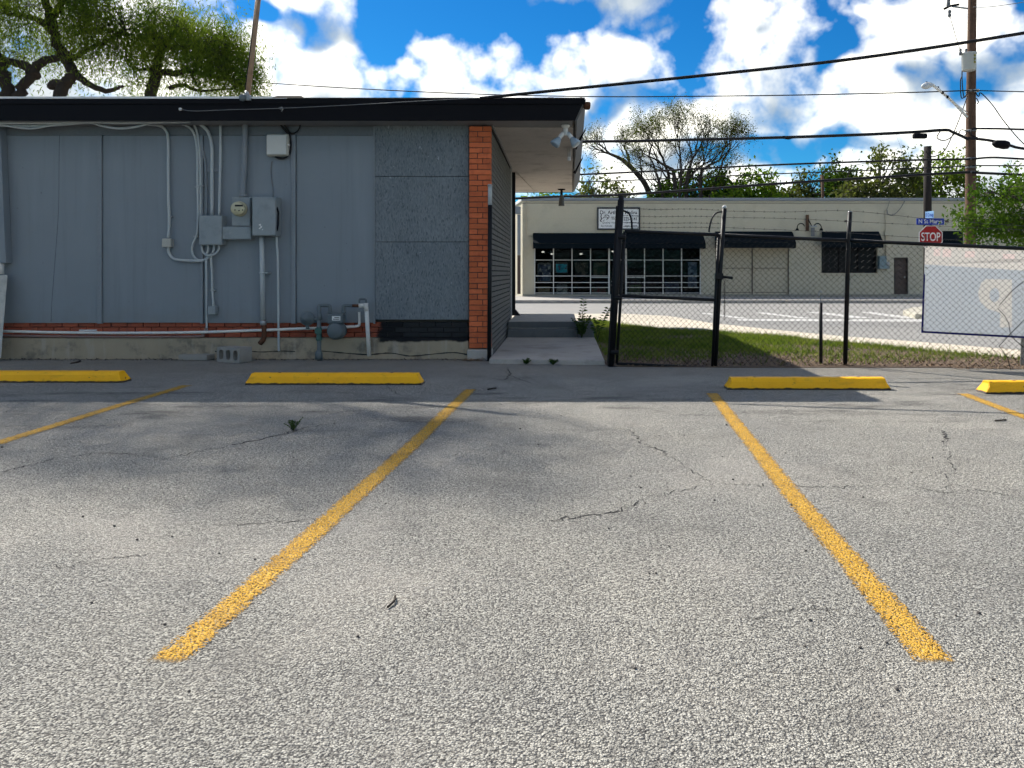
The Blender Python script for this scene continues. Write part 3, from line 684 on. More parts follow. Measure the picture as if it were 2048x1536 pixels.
MB().box(wx(398, D0), wx(444, D0), D0, DW - .001, wz(490, D0), wz(431, D0), .004).build('box_body', BOXP, sb)
MB().box(wx(400, D0), wx(442.5, D0), D0 - .006, D0 - .001, wz(488, D0), wz(434, D0), .002).build('cover', BOXP, sb)
for pts, rr in [([(404, 490), (405, 502), (412, 509.5), (420, 511), (430, 508), (437, 500), (438, 490)], 2.3), ([(415.5, 490), (416, 501), (413, 508)], 2.2), ([(428, 490), (427.5, 499), (425, 506)], 2.2)]:
    MB().tube(smooth([W(x, y, 9.63) for x, y in pts], 6), S(rr, 9.63), 8).build('flexible_conduit', PIPEP, sb)
ww = thing('wireway', 'horizontal grey wireway joining the service box to the disconnect', 'electrical box', W(474, 479, DW))
MB().box(wx(444.6, 9.58), wx(502, 9.58), 9.58, DW - .001, wz(479, 9.58), wz(453, 9.58), .004).build('trough', BOXP, ww)
MB().box(wx(446, 9.58), wx(500, 9.58), 9.575, 9.579, wz(477, 9.58), wz(455, 9.58), .001).build('cover', BOXP, ww)
MB().lathe(W(460, 466, 9.575), (0, -1, 0), [(0, .006), (.004, .005)], 8).build('screw', GALV, ww)
jb = thing('junction_box', 'small pale square junction box on the conduit left of the service box', 'electrical box', W(333, 495, DW))
MB().box(wx(325, 9.63), wx(342.5, 9.63), 9.615, DW - .001, wz(494.5, 9.63), wz(477, 9.63), .004).build('box_body', BEIGEPVC, jb)
MB().box(wx(326, 9.63), wx(341.5, 9.63), 9.61, 9.614, wz(493.5, 9.63), wz(478, 9.63), .0015).build('cover', BEIGEPVC, jb)
pipe('conduit', 'thin conduit running straight down from the service box to the brick base', [(412.5, 520), (413, 590), (413.5, 662)], 1.7, PIPEP, 'conduit')
c8 = pipe('conduit', 'thin conduit ending in the small low box near the brick base', [(422, 512), (423.5, 540), (424.5, 580), (427, 612)], 1.9, PIPEP, 'conduit')
clips(c8, [(425.5, 580.5)])
lb = thing('outlet_box', 'small grey weatherproof box low on the wall above the bricks', 'electrical box', W(423, 630, DW))
MB().box(wx(416, 9.62), wx(431, 9.62), 9.61, DW - .001, wz(629.5, 9.62), wz(612, 9.62), .005).build('box_body', BOXP, lb)
MB().box(wx(417, 9.62), wx(427, 9.62), 9.602, 9.609, wz(628, 9.62), wz(613, 9.62), .002).build('cover', BOXP, lb)
# electric meter
em = thing('electric_meter', 'round cream dialled electric meter in grey socket below the thick mast conduit', 'meter', W(482, 452, DW))
MB().box(wx(463.5, 9.60), wx(500, 9.60), 9.60, DW - .001, wz(452, 9.60), wz(394, 9.60), .006).build('socket_box', BOXP, em)
MB().lathe(W(480, 418, 9.60), (0, -1, 0), [(0, .098), (.02, .098), (.022, .09), (.05, .088), (.085, .085), (.098, .07)], 28).build('dial_drum', CREAM, em)
dl = MB().lathe(W(479, 418, 9.502), (0, -1, 0), [(0, .068), (.003, .066)], 28).build('dial_face', CREAM, em)
MB().box(wx(470, 9.5), wx(486, 9.5), 9.494, 9.498, wz(413, 9.5), wz(409.5, 9.5)).build('register_window', INK, em)
for x, y in [(470, 420), (478, 421), (485, 420)]: MB().lathe(W(x, y, 9.499), (0, -1, 0), [(0, .009), (.004, .008)], 8).build('dial_mark', INK, em)
MB().tube(smooth([W(490.5, 244, 9.64), W(489.5, 300, 9.64), W(487.5, 350, 9.64), W(485.5, 394, 9.64)], 5), S(5.4, 9.64), 12).build('mast_conduit', TRIMP, em)
MB().lathe(W(485.5, 395, 9.64), (0, 0, 1), [(0, .046), (.035, .046), (.04, .04)], 14).build('hub', TRIMP, em)
# disconnect
dc = thing('disconnect_box', 'tall grey disconnect box with chipped white paint and side lever', 'electrical box', W(528, 472, DW))
D1 = 9.52
MB().box(wx(504.5, D1), wx(552, D1), D1, DW - .001, wz(472, D1), wz(394, D1), .006).build('box_body', BOXP, dc)
MB().box(wx(505.5, D1), wx(551, D1), D1 - .012, D1 - .001, wz(470.5, D1), wz(397, D1), .004).build('door', BOXP, dc)
MB().box(wx(538, D1), wx(548, D1), D1 - .02, D1 - .013, wz(399, D1), wz(394.5, D1), .002).build('hasp', BOXP, dc)
MB().tube([W(554, 415, 9.56), W(557, 425, 9.54), W(556, 450, 9.54), W(554, 462, 9.56)], .011, 6).build('lever', FASCIA, dc)
for (x, y, w, h) in [(519, 449, 4, 2.4), (521.5, 453, 3.4, 3), (519, 456, 3.2, 2.2), (525, 459, 1.6, 1.2)]:
    MB().prism([(wx(x, D1), wz(y, D1)), (wx(x + w, D1), wz(y - 1, D1)), (wx(x + w * .8, D1), wz(y + h, D1)), (wx(x - .6, D1), wz(y + h * .8, D1))], D1 - .0145, D1 - .0122).build('chipped_paint', LABELW, dc)
MB().box(wx(499, 9.62), wx(505, 9.62), 9.60, 9.66, wz(468, 9.62), wz(460, 9.62)).build('nipple', BOXP, dc)
dp = thing('drop_conduit', 'thick grey conduit from the disconnect down to a rusty elbow at the foundation', 'conduit', W(526, 690, DC))
MB().tube([W(523.5, 472, 9.62), W(526, 640, 9.62)], S(4.6, 9.62), 12).build('pipe', PIPEP, dp)
MB().tube(smooth([W(526.5, 640, 9.62), W(528.5, 662, 9.62), W(527, 678, 9.62), W(520, 687, 9.63)], 6), S(5, 9.62), 12).build('elbow', RUST, dp)
MB().lathe(W(526.5, 650, 9.62), (0, 0, 1), [(0, .04), (.06, .04)], 14).build('coupling', GALV, dp)
MB().box(wx(519, 9.6), wx(536, 9.6), 9.585, DW - .002, wz(547, 9.6), wz(544.5, 9.6), .002).build('clip', PIPEP, dp)
pipe('conduit', 'thin conduit right of the thick one running down into the ground', [(553, 470), (553.5, 490), (555.5, 515), (556.5, 600), (557.5, 690), (558, 702)], 2.0, PIPEP, 'conduit', D=9.63)
pipe('cable', 'thin crooked wire from the white box down to the disconnect box', [(544, 322), (541.5, 340), (544, 365), (546, 378), (546, 394)], .7, GREYC, 'cable', D=9.69)
# white network box with coiled cables
nb = thing('network_box', 'rounded white plastic network box high on the grey wall', 'utility box', W(556, 315, DW))
D2 = 9.62
MB().box(wx(531, D2), wx(577, D2), D2, DW - .001, wz(312, D2), wz(267, D2)).build('box_body', BEIGEPVC, nb, bevel=.03)
MB().box(wx(534, D2), wx(574, D2), D2 - .018, D2 - .0005, wz(309.5, D2), wz(269.5, D2)).build('lid', M('off_white_plastic', (.55, .55, .51), .45, .04, 5), nb, bevel=.016)
MB().lathe(W(578.5, 290, D2 + .02), (0, -1, 0), [(0, .012), (.03, .012)], 10).build('latch', LABELW, nb)
pipe('cable', 'black cable looping behind the white network box', [(560, 240), (563, 252), (572, 263), (578, 272), (581, 290), (580, 304), (571, 315), (560, 317), (550, 313)], 1.6, BLACKC, 'cable', D=9.67)
pipe('cable', 'second black cable curving from the eave to the white network box', [(556, 238), (566, 247), (576, 260), (580, 275), (582, 292), (577, 310), (566, 318)], 1.3, BLACKC, 'cable', D=9.655)
pipe('cable', 'black cable hanging in a small loop right of the white network box', [(566, 255), (575, 263), (585, 267), (595, 262), (600, 252), (599, 240)], 1.2, BLACKC, 'cable', D=9.66)
# cables draped under the fascia
pipe('cable', 'grey cable sagging under the fascia at the left', [(-40, 243), (10, 251), (60, 257), (100, 251), (150, 247), (180, 244)], 2.0, PIPEP, 'cable', D=9.50)
pipe('cable', 'lower grey cable sagging under the fascia in two swags', [(-40, 250), (40, 252), (120, 250), (175, 245), (205, 252), (240, 257), (275, 253), (302, 246)], 2.0, PIPEP, 'cable', D=9.52)
pipe('cable', 'grey cable strung straight beneath the fascia to the conduits', [(-40, 246), (100, 246), (175, 244), (240, 246), (302, 245), (380, 244)], 2.2, PIPEP, 'cable', D=9.48)
# left edge: downspout and board leaning at the wall
ds = thing('downspout', 'blue-grey downspout ending in a white fitting at the left edge', 'downspout', W(2, 550, 9.6))
MB().prism([(wx(-14, 9.6), wz(250, 9.6)), (wx(2, 9.6), wz(250, 9.6)), (wx(14, 9.6), wz(526, 9.6)), (wx(-14, 9.6), wz(526, 9.6))], 9.58, 9.695).build('channel', WALLP, ds, bevel=.004)
MB().tube([W(2, 526, 9.62), W(2, 548, 9.62)], .035, 10).build('fitting', PVC, ds)
bd = MB(); bd.add([W(-22, 552, 9.55), W(15, 550, 9.55), W(2, 716, 9.42), W(-30, 718, 9.42), W(-22, 552, 9.60), W(15, 550, 9.60), W(2, 714, 9.47), W(-30, 716, 9.47)],
        [(0, 1, 2, 3), (7, 6, 5, 4), (0, 4, 5, 1), (1, 5, 6, 2), (2, 6, 7, 3), (3, 7, 4, 0)])
tag(bd.build('leaning_board', M('weathered_white_board', (.48, .47, .43), .8, .15, 4, dirt=(.22, .20, .17), dirt_amt=.5, dscale=5), bevel=.008), 'weathered white board leaning on the wall at the left edge', 'board')
# white pvc water line and the grey-pink one below
pipe('water_pipe', 'long thin white plastic pipe running along the brick base', [(6, 662.5), (120, 665), (260, 666), (400, 664.5), (520, 660.5), (600, 657.5), (692, 654), (714, 652.5), (718.5, 649), (719, 640), (718.5, 624)], 2.4, PVC, 'pipe', D=9.63)
pipe('water_pipe', 'lower faded pink pipe along the foundation edge left of the cinder block', [(6, 671), (200, 673.5), (390, 673), (405, 668), (412.5, 656)], 2.0, M('faded_pink_pipe', (.26, .17, .15), .7), 'pipe', D=9.645)
tag(MB().box(wx(158, 9.7), wx(192, 9.7), 9.700, 9.724, wz(662, 9.7), wz(659.5, 9.7)).build('paper_scrap', LABELW), 'white scrap wedged against the brick base behind the long pipe', 'scrap')
# gas meter
gm = thing('gas_meter', 'grey gas meter with round regulator and green valve on the brick base', 'gas meter', G(638, 722))
Dg = 9.50
MB().lathe(W(615, 637, Dg), (0, -1, 0), [(-.05, .05), (-.03, .088), (.0, .094), (.012, .094), (.03, .075), (.05, .045), (.07, .04), (.075, .0)], 28).build('regulator', GASM, gm)
MB().tube([W(615, 651, Dg), W(615, 658, Dg)], .022, 10).build('regulator_vent', GASM, gm)
MB().tube([W(625, 639, Dg), W(640, 637, Dg)], .022, 10).build('regulator_nipple', GASM, gm)
MB().tube([W(638.5, 722, Dg), W(638.5, 700, Dg), W(638, 660, Dg), W(638.5, 612, Dg)], S(4.2, Dg), 12).build('riser', GASM, gm)
MB().lathe(W(637.5, 718, Dg), (0, 0, 1), [(0, .05), (.08, .045), (.11, .03)], 12).build('riser_sleeve', GASM, gm)
MB().lathe(W(638, 681, Dg), (0, 0, 1), [(0, .03), (.01, .038), (.04, .038), (.05, .032), (.15, .036), (.17, .03)], 12).build('valve', GASG, gm)
MB().box(*[f for f in (wx(632, Dg), wx(645, Dg), Dg - .05, Dg - .03, wz(667, Dg), wz(656, Dg))], .004).build('valve_handle', GASG, gm)
MB().lathe(W(638, 683, Dg), (0, 0, 1), [(-.03, .022), (0, .024)], 10).build('bare_pipe_wrap', PVC, gm)
MB().tube([W(640, 640, Dg), W(638.5, 626, Dg)], .03, 10).build('tee', GASM, gm)
MB().tube(smooth([W(638.5, 616, Dg), W(639, 611.5, Dg), W(645, 611, Dg), W(655, 611, Dg), W(659.5, 613, Dg), W(660, 626, Dg)], 4), S(3.4, Dg), 10).build('inlet_pipe', GASM, gm)
MB().tube(smooth([W(687, 626, Dg), W(687, 614, Dg), W(690, 611, Dg), W(705, 611.5, Dg)], 4), S(3.4, Dg), 10).build('outlet_pipe', GASM, gm)
MB().tube([W(704, 611.5, Dg), W(717, 611.5, Dg)], S(3.0, Dg), 10).build('rusty_pipe', RUST, gm)
for x in (660, 687): MB().lathe(W(x, 627, Dg), (0, 0, 1), [(0, .030), (.03, .030)], 10).build('union_nut', GASM, gm)
MB().box(wx(657, Dg), wx(688.5, Dg), Dg - .07, Dg + .07, wz(647, Dg), wz(627, Dg)).build('meter_head', GASM, gm, bevel=.018)
MB().lathe(W(673, 661, Dg), (0, -1, 0), [(-.09, .085), (-.08, .112), (.0, .118), (.02, .118), (.045, .105), (.07, .10), (.085, .085), (.09, .0)], 32).build('meter_body', GASM, gm)
lbw = MB().box(wx(664, 9.42), wx(680.5, 9.42), 9.418, 9.427, wz(641, 9.42), wz(632.5, 9.42), .001).build('label_plate', LABELW, gm)
for y in (635.2, 638.3): MB().box(wx(666 + (638.3 - y) * .8, 9.41), wx(678.5, 9.41), 9.4155, 9.4172, wz(y + .9, 9.41), wz(y - .6, 9.41)).build('printed_line', INK, lbw)
vt = thing('vent_pipe', 'upright white plastic pipe with grey looped fitting right of the gas meter', 'pipe', W(739, 712, 9.6))
MB().tube([W(733, 619, 9.55), W(738.5, 712, 9.58)], S(4.2, 9.56), 12).build('upright', PVC, vt)
MB().tube([W(717.5, 611.5, 9.52), W(729, 611, 9.53)], S(4.2, 9.52), 12).build('collar', PVC, vt)
MB().tube([W(732.5, 622, 9.55), W(732, 606, 9.55)], S(4.6, 9.55), 12).build('elbow', PVC, vt)
MB().tube(smooth([W(731.5, 608, 9.55), W(731.5, 600, 9.55), W(727, 598, 9.55), W(720, 598, 9.55), W(718.5, 602, 9.55), W(718.5, 606, 9.55)], 4), S(2.0, 9.55), 8).build('loop_fitting', GASM, vt)

# eave lamps
def eave_lamp(name, label, px, py, D, heads):
    t = thing(name, label, 'lamp', (wx(px, D), D, ZS - .005))
    c = Vector((wx(px, D), D, ZS - .005))
    MB().lathe(c, (0, 0, -1), [(0, .055), (.02, .055), (.04, .035)], 14).build('mount', LABELW, t)
    MB().tube([c + Vector((0, 0, -.03)), c + Vector((0, 0, -.13))], .032, 10).build('junction', LABELW, t)
    for sx_ in heads:
        a = c + Vector((sx_ * .03, 0, -.10)); d = Vector((sx_ * .55, -.25, -.8)).normalized()
        MB().lathe(a, d, [(0, .026), (.10, .028)], 12).build('lamp_holder', LABELW, t)
        MB().lathe(a + d * .09, d, [(0, .028), (.04, .045), (.10, .066), (.115, .066), (.12, .05)], 16).build('bulb', GLASSB, t)
    return t
GLASSB = M('floodlight_glass', (.30, .38, .44), .12, .2, 8, spec=.6)
eave_lamp('floodlight', 'twin white floodlights under the near corner of the eave', 1131, 250, 9.62, (-1, 1))
t = thing('pendant_lamp', 'single dark cone lamp hanging under the far end of the eave', 'lamp', (wx(1123, 17.0), 17.0, ZS))
MB().lathe((wx(1123, 17.0), 17.0, ZS - .004), (0, 0, -1), [(0, .09), (.02, .09), (.03, .03), (.16, .03)], 12).build('mount', FASCIA, t)
MB().lathe((wx(1123, 17.0), 17.0, ZS - .13), (0, 0, -1), [(0, .03), (.06, .055), (.24, .07), (.26, .07)], 14).build('shade', M('grey_lamp_shade', (.10, .10, .09), .6), t)
t = thing('eave_camera', 'small grey box fitted under the eave behind the twin floodlights', 'fixture', (wx(1138, 11.4), 11.4, ZS))
MB().box(wx(1138, 11.4) - .03, wx(1138, 11.4) + .03, 11.35, 11.45, ZS - .14, ZS - .004).build('housing', SOFFIT, t, bevel=.008)
MB().box(wx(1138, 11.4) - .025, wx(1138, 11.4) + .025, 11.36, 11.44, ZS - .20, ZS - .141).build('sensor', LABELW, t, bevel=.008)

# mast and bracket on the roof edge, hooks on the fascia
ms = thing('roof_mast', 'leaning brown timber mast clamped to the roof edge', 'mast', W(495, 192, 9.32))
mp = [W(496, 186, 9.36), W(507, 82, 9.8), W(518.5, -22, 10.2)]
MB().tube(mp, [S(5.6, 9.4)] * 3, 8).build('timber', WOODMAST, ms)
MB().box(wx(480, 9.32), wx(502, 9.32), 9.30, 9.334, wz(201, 9.32), wz(190, 9.32), .004).build('clamp_plate', GALV, ms)
MB().lathe(W(486, 196, 9.30), (0, -1, 0), [(0, .045), (.02, .045)], 12).build('clamp_disc', GASM, ms)
MB().tube([W(491, 192, 9.30), W(493, 183, 9.34)], .018, 8).build('clamp_arm', GALV, ms)
MB().tube([W(499, 199, 9.30), W(496, 184, 9.31)], .009, 6).build('bolt', GALV, ms)
MB().tube([W(490, 184, 9.34), W(504, 70, 9.8), W(513, -18, 10.15)], .006, 5).build('mast_wire', BLACKC, ms)
hk = thing('cable_hook', 'small insulator hook on the black fascia holding the service wire', 'hook', W(563, 219, 9.33))
MB().lathe(W(563, 218, 9.335), (0, -1, 0), [(0, .012), (.03, .016), (.05, .012)], 10).build('insulator', GREYC, hk)
MB().tube([W(563, 214, 9.29), W(566, 218, 9.29), W(563, 223, 9.29)], .006, 6).build('hook_wire', GALV, hk)
hk = thing('cable_hook', 'little white knob on the black fascia at the wire end', 'hook', W(362, 219, 9.33))
MB().lathe(W(362, 219, 9.335), (0, -1, 0), [(0, .016), (.02, .02), (.03, .012)], 10).build('insulator', LABELW, hk)

# ================================================================== things standing on the lot
def wheel_stop(label, xa, xb, D, seed, rot=0.0):
    rr = random.Random(seed); L = xb - xa; K = 36
    prof = [(-.085, 0), (-.088, .02), (-.072, .078), (-.052, .104), (-.040, .112), (.040, .112), (.052, .104), (.072, .078), (.088, .02), (.085, 0)]
    n = len(prof); vs, fs = [], []
    for i in range(K + 1):
        t = i / K; x = -L / 2 + L * t; e = min(t, 1 - t) * L
        k = 0.62 + .38 * min(1, e / .07)
        for y, z in prof:
            ex = 0
            if e < 1e-6: ex = (-1 if t > .5 else 1) * z * .42
            vs.append((x + ex + rr.gauss(0, .0007), y * (1 if z < .03 else (k * .3 + .7)) + rr.gauss(0, .0009), max(0, z * (1 if z < .03 else (.80 + .20 * min(1, e / .03))) + rr.gauss(0, .0008)) if z > 0 else 0))
    for i in range(K):
        for j in range(n - 1): fs.append((i * n + j, i * n + j + 1, (i + 1) * n + j + 1, (i + 1) * n + j))
    fs += [tuple(range(n)), tuple(K * n + j for j in reversed(range(n)))]
    mb = MB(); mb.add(vs, fs); me = mb.mesh('wheel_stop')
    bm = bmesh.new(); bm.from_mesh(me); bmesh.ops.recalc_face_normals(bm, faces=bm.faces); bm.to_mesh(me); bm.free()
    me.materials.append(STOPM)
    o = bpy.data.objects.new('wheel_stop', me); o.location = ((xa + xb) / 2, D + .085, 0.0); o.rotation_euler.z = rot; link(o)
    b = o.modifiers.new('bevel', 'BEVEL'); b.width = .006; b.segments = 2; b.limit_method = 'ANGLE'; b.angle_limit = R(25)
    for k in (-.32, .32):
        pin = MB().lathe((o.location.x + L * k, o.location.y, .1125), (0, 0, 1), [(0, .016), (.0015, .016), (.002, .010)], 10).build('anchor_pin', RUST, o)
    return tag(o, label, 'wheel stop', 'yellow wheel stops along the lot edge')
def make_stop_paint():
    m, t, b, o = base_mat('chipped_yellow_stop'); p = pos_node(t)
    c = mixc(t, noise(t, p, 5.0), (.90, .42, .004), (.96, .49, .006)); c = mixc(t, mth(t, 'MULTIPLY', sstep(t, noise(t, p, 9.0, 5.0, .65), .55, .72), .4), c, (.50, .22, .006))
    s = t.nodes.new('ShaderNodeSeparateXYZ'); t.links.new(p, s.inputs[0])
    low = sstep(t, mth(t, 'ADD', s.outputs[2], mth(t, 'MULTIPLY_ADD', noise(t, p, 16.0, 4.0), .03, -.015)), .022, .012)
    chip = sstep(t, noise(t, p, 24.0, 4.0, .6), .675, .70)
    c = mixc(t, mth(t, 'MULTIPLY', sstep(t, noise(t, vmth(t, 'MULTIPLY', p, (1, 1, 3.0)).outputs[0], 3.2, 5.0, .7), .54, .72), .38), c, (.30, .15, .02))
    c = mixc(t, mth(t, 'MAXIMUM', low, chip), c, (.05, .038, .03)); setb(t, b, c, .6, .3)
    bump(t, b, mth(t, 'ADD', noise(t, p, 45.0, 4.0), mth(t, 'MULTIPLY', chip, -.5)), .0035); return m
STOPM = make_stop_paint()
def gx(px, py): return G(px, py).x
wheel_stop('yellow wheel stop cut off by the left edge of the photo', gx(247, 765) - 1.80, gx(247, 765), G(100, 765.5).y, 1, -.004)
wheel_stop('yellow wheel stop in front of the gas meter and cinder block', gx(491, 769), gx(842, 772), G(660, 770).y, 2, -.012)
wheel_stop('yellow wheel stop in front of the chain-link fence, half in building shade', gx(1455, 780), gx(1791, 783), G(1620, 780).y, 3, -.006)
wheel_stop('sunlit yellow wheel stop cut off by the right edge of the photo', gx(1972, 788), gx(1972, 788) + 1.75, G(2000, 788).y, 4, -.004)

# cinder block with three cores, and a flat paver
def cored_block():
    cu = bpy.data.curves.new('cinder_block', 'CURVE'); cu.dimensions = '2D'; cu.fill_mode = 'BOTH'; cu.extrude = .098
    def sp(pts):
        s = cu.splines.new('POLY'); s.points.add(len(pts) - 1); s.use_cyclic_u = True
        for i, (x, y) in enumerate(pts): s.points[i].co = (x, y, 0, 1)
    sp([(-.195, 0), (.195, 0), (.195, .19), (-.195, .19)])
    for c in (-.122, 0, .122):
        sp([(c + .040 * math.copysign(abs(math.cos(a)) ** .6, math.cos(a)), .095 + .063 * math.copysign(abs(math.sin(a)) ** .75, math.sin(a))) for a in [2 * math.pi * k / 20 for k in range(20)]])
    ob = bpy.data.objects.new('tmp', cu); COL.objects.link(ob); me = bpy.data.meshes.new_from_object(ob); bpy.data.objects.remove(ob); bpy.data.curves.remove(cu)
    me.materials.clear(); me.materials.append(BLOCK); me.name = 'cinder_block'; return me
o = bpy.data.objects.new('cinder_block', cored_block()); p = G(456, 727); o.location = (p.x + .01, p.y + .16, .002); o.rotation_euler = (R(90), 0, R(-24)); link(o)
for a in (o,):
    b = a.modifiers.new('bevel', 'BEVEL'); b.width = .006; b.limit_method = 'ANGLE'; b.angle_limit = R(50)
tag(o, 'grey cinder block with three open cores beside the foundation', 'cinder block')
pv = MB(); pv.slab([(-.20, -.10), (.20, -.10), (.20, .10), (-.20, .10)], 0, .07); po = pv.build('paver', BLOCK, bevel=.008)
p = G(384, 722); po.location = (p.x, p.y + .14, .004); po.rotation_euler.z = R(-8); tag(po, 'flat grey concrete paver lying left of the cinder block', 'paver')
# dead leaves by the pier, debris along the wall (one mass nobody could count)
def litter(name, label, n, sampler, mat, smin, smax, zlift=.004, flat=.35):
    P = np.array([sampler() for _ in range(n)]); ang = rng.uniform(0, 2 * np.pi, n); L = rng.uniform(smin, smax, n); wd = L * rng.uniform(.35, .6, n)
    ca, sa = np.cos(ang), np.sin(ang); tz = rng.normal(0, flat, n) * L; tw = rng.normal(0, flat, n) * wd
    a = np.stack([ca * L, sa * L, tz], 1) / 2; b = np.stack([-sa * wd, ca * wd, tw], 1) / 2
    c = np.column_stack([P[:, 0], P[:, 1], P[:, 2] + zlift + np.abs(tz) / 2 + np.abs(tw) / 2])
    V = np.stack([c - a, c + b, c + a, c - b], 1).reshape(-1, 3); Fi = np.arange(4 * n).reshape(-1, 4)
    me = fast_mesh(name, V, Fi, 4); me.materials.append(mat); o = bpy.data.objects.new(name, me); link(o); o['kind'] = 'stuff'; o['label'] = label; o['category'] = 'debris'; return o
def smp_wall():
    x = random.uniform(-7.6, -.95); return (x, 9.62 - abs(random.gauss(0, .07)), 0)
litter('wall_debris', 'fine dark grit and twigs gathered along the foot of the wall', 1500, smp_wall, M('dark_debris', (.06, .048, .04), .95, .4, 30), .008, .035)
litter('fallen_leaves', 'small drift of brown dead leaves at the foot of the brick corner', 160, lambda: (random.gauss(-1.12, .10), 9.52 - abs(random.gauss(0, .05)), 0), LITTERM, .02, .05)
# twigs lying on the asphalt
for lab, a, b, r in [('dark twig lying on the asphalt between the left parking lines', (775, 1218), (790, 1195), .004), ('short dark stick near the end of the middle parking line', (975, 780), (992, 777), .008),
                  ('thin twig on the asphalt near the right parking line', (1990, 843), (2012, 841), .006), ('small dark twig by the left wheel stop', (142, 728), (160, 722), .012)]:
    A, B = G(*a), G(*b); Mi = (A + B) / 2 + (B - A).cross(Vector((0, 0, 1))) * .12; up_ = Vector((0, 0, .006))
    tag(MB().tube(smooth([A + up_, Mi + up_ * 1.6, B + up_], 4), r, 5).build('twig', BARK), lab, 'twig')
ss = thing('loose_stones', 'scattered dark pebbles and chips on the parking lot', 'pebbles') if False else None
pb = MB()
for _ in range(110):
    D = random.uniform(2.0, 7.0); x = random.uniform(-1.0, 1.0) * D * .75 - .1 * D; r = random.uniform(.003, .007)
    if _ < 6: r *= 1.5
    pb.lathe((x, D, r * .5), (random.gauss(0, .3), random.gauss(0, .3), 1), [(-r * .5, r * .6), (0, r), (r * .5, r * .6)], 6)
o = pb.build('loose_pebbles', M('dark_pebble', (.11, .098, .088), .9, .5, 40)); o['kind'] = 'stuff'; o['label'] = 'scattered dark pebbles and crumbs on the parking lot'; o['category'] = 'pebbles'

# weeds
def leaf_quads(C, Dv, L, Wd, droop=.3):
    """diamond leaves: centres of the leaf bases, directions, lengths, widths -> verts (n*4,3)"""
    Dv = Dv / np.linalg.norm(Dv, axis=1, keepdims=True)
    rnd = rng.normal(size=Dv.shape); sd_ = np.cross(Dv, rnd); sd_ /= np.linalg.norm(sd_, axis=1, keepdims=True) + 1e-9
    tip = C + Dv * L[:, None]; tip[:, 2] -= droop * L; mid = C + Dv * (L * .5)[:, None]
    return np.stack([C, mid + sd_ * (Wd / 2)[:, None], tip, mid - sd_ * (Wd / 2)[:, None]], 1).reshape(-1, 3)
def weed(label, base, h, n, spread, leafL, name='weed'):
    t = thing(name, label, 'plant', base); C, Dv = [], []; st = MB()
    for i in range(n):
        a = 2 * math.pi * i / n + random.uniform(-.4, .4); hh = h * random.uniform(.55, 1.0)
        tip = Vector(base) + Vector((math.cos(a) * spread * random.uniform(.4, 1), math.sin(a) * spread * .7, hh)); md = Vector(base).lerp(tip, .5) + Vector((0, 0, hh * .12))
        P = smooth([Vector(base), md, tip], 5); st.tube(P, [max(.0012, .003 * (1 - k / len(P))) for k in range(len(P))], 4)
        for k in range(2, len(P)):
            for s in (-1, 1, 1):
                C.append(P[k]); d = (tip - Vector(base)).normalized(); Dv.append(d * .5 + Vector((math.cos(a + s * 1.4), math.sin(a + s * 1.4), random.uniform(0, .5))))
    st.build('stem', LEAF_W, t); C = np.array(C); Dv = np.array(Dv); L = rng.uniform(.6, 1.2, len(C)) * leafL
    me = fast_mesh('foliage', leaf_quads(C, Dv, L, L * .45), np.arange(4 * len(C)).reshape(-1, 4), 4); me.materials.append(LEAF_W); link(bpy.data.objects.new('foliage', me), t); return t
weed('dark green weed growing from a crack in the asphalt', G(587, 861), .085, 7, .06, .022)
weed('small weed at the front edge of the walkway slab nearest the corner', G(1052, 729), .075, 8, .06, .03)
weed('second small weed at the front edge of the walkway slab', G(1106, 730), .07, 8, .06, .03)
weed('leafy weed growing against the side of the concrete steps', Vector((.34, 12.1, .06)), .40, 9, .18, .07)
def shoot(label, base, h, lean, n=9, leafL=.10):
    t = thing('sapling', label, 'plant', base); P = smooth([Vector(base), Vector(base) + Vector((lean * .3, 0, h * .5)), Vector(base) + Vector((lean, 0, h))], 6)
    MB().tube(P, [.006 * (1 - .7 * k / len(P)) for k in range(len(P))], 5).build('stem', BARK, t); C, Dv = [], []
    for k in range(4, len(P)):
        for s in (-1, 1): C.append(P[k]); Dv.append((s * .9, random.uniform(-.6, .3), .55))
    C, Dv = np.array(C), np.array(Dv, float); L = rng.uniform(.75, 1.2, len(C)) * leafL
    me = fast_mesh('foliage', leaf_quads(C, Dv, L, L * .42, .25), np.arange(4 * len(C)).reshape(-1, 4), 4); me.materials.append(LEAF_W); link(bpy.data.objects.new('foliage', me), t)
shoot('tall dark leafy shoot standing above the concrete steps', Vector((.36, 13.2, .02)), .62, .05)
shoot('dark leafy shoot leaning towards the gate post', Vector((.62, 12.4, .02)), .50, .18)
shoot('shorter leafy shoot between the steps and the gate post', Vector((.60, 12.1, .02)), .34, -.10, 7)

# ================================================================== gate and fence
def post(mb, px0, py0, px1, py1, D, r): mb.tube([W(px0, py0, D), W(px1, py1, D)], r, 10)
def G0(px, D): return Vector((wx(px, D), D, 0))
DGt = 8.92
o = thing('fence_post', 'grey-topped black post standing against the brick corner', 'post', G0(980, 9.45))
MB().tube([G0(978.5, 9.47) + Vector((0, 0, -.02)), W(980, 410, 9.47)], S(4.4, 9.47), 10).build('black_shaft', BLACKM, o)
MB().tube([W(980, 410, 9.47), W(980, 372, 9.47)], S(4.2, 9.47), 10).build('bare_top', PIPEP, o)
MB().lathe(W(980, 373, 9.47), (0, 0, 1), [(0, .032), (.02, .032), (.03, .02)], 10).build('cap', GALV, o)
gp = thing('gate_post', 'tall leaning black post at the hinge side of the gate', 'post', W(1223, 733, DGt))
MB().tube([W(1222, 736, DGt), W(1242, 400, DGt)], S(6.6, DGt), 12).build('shaft', BLACKM, gp)
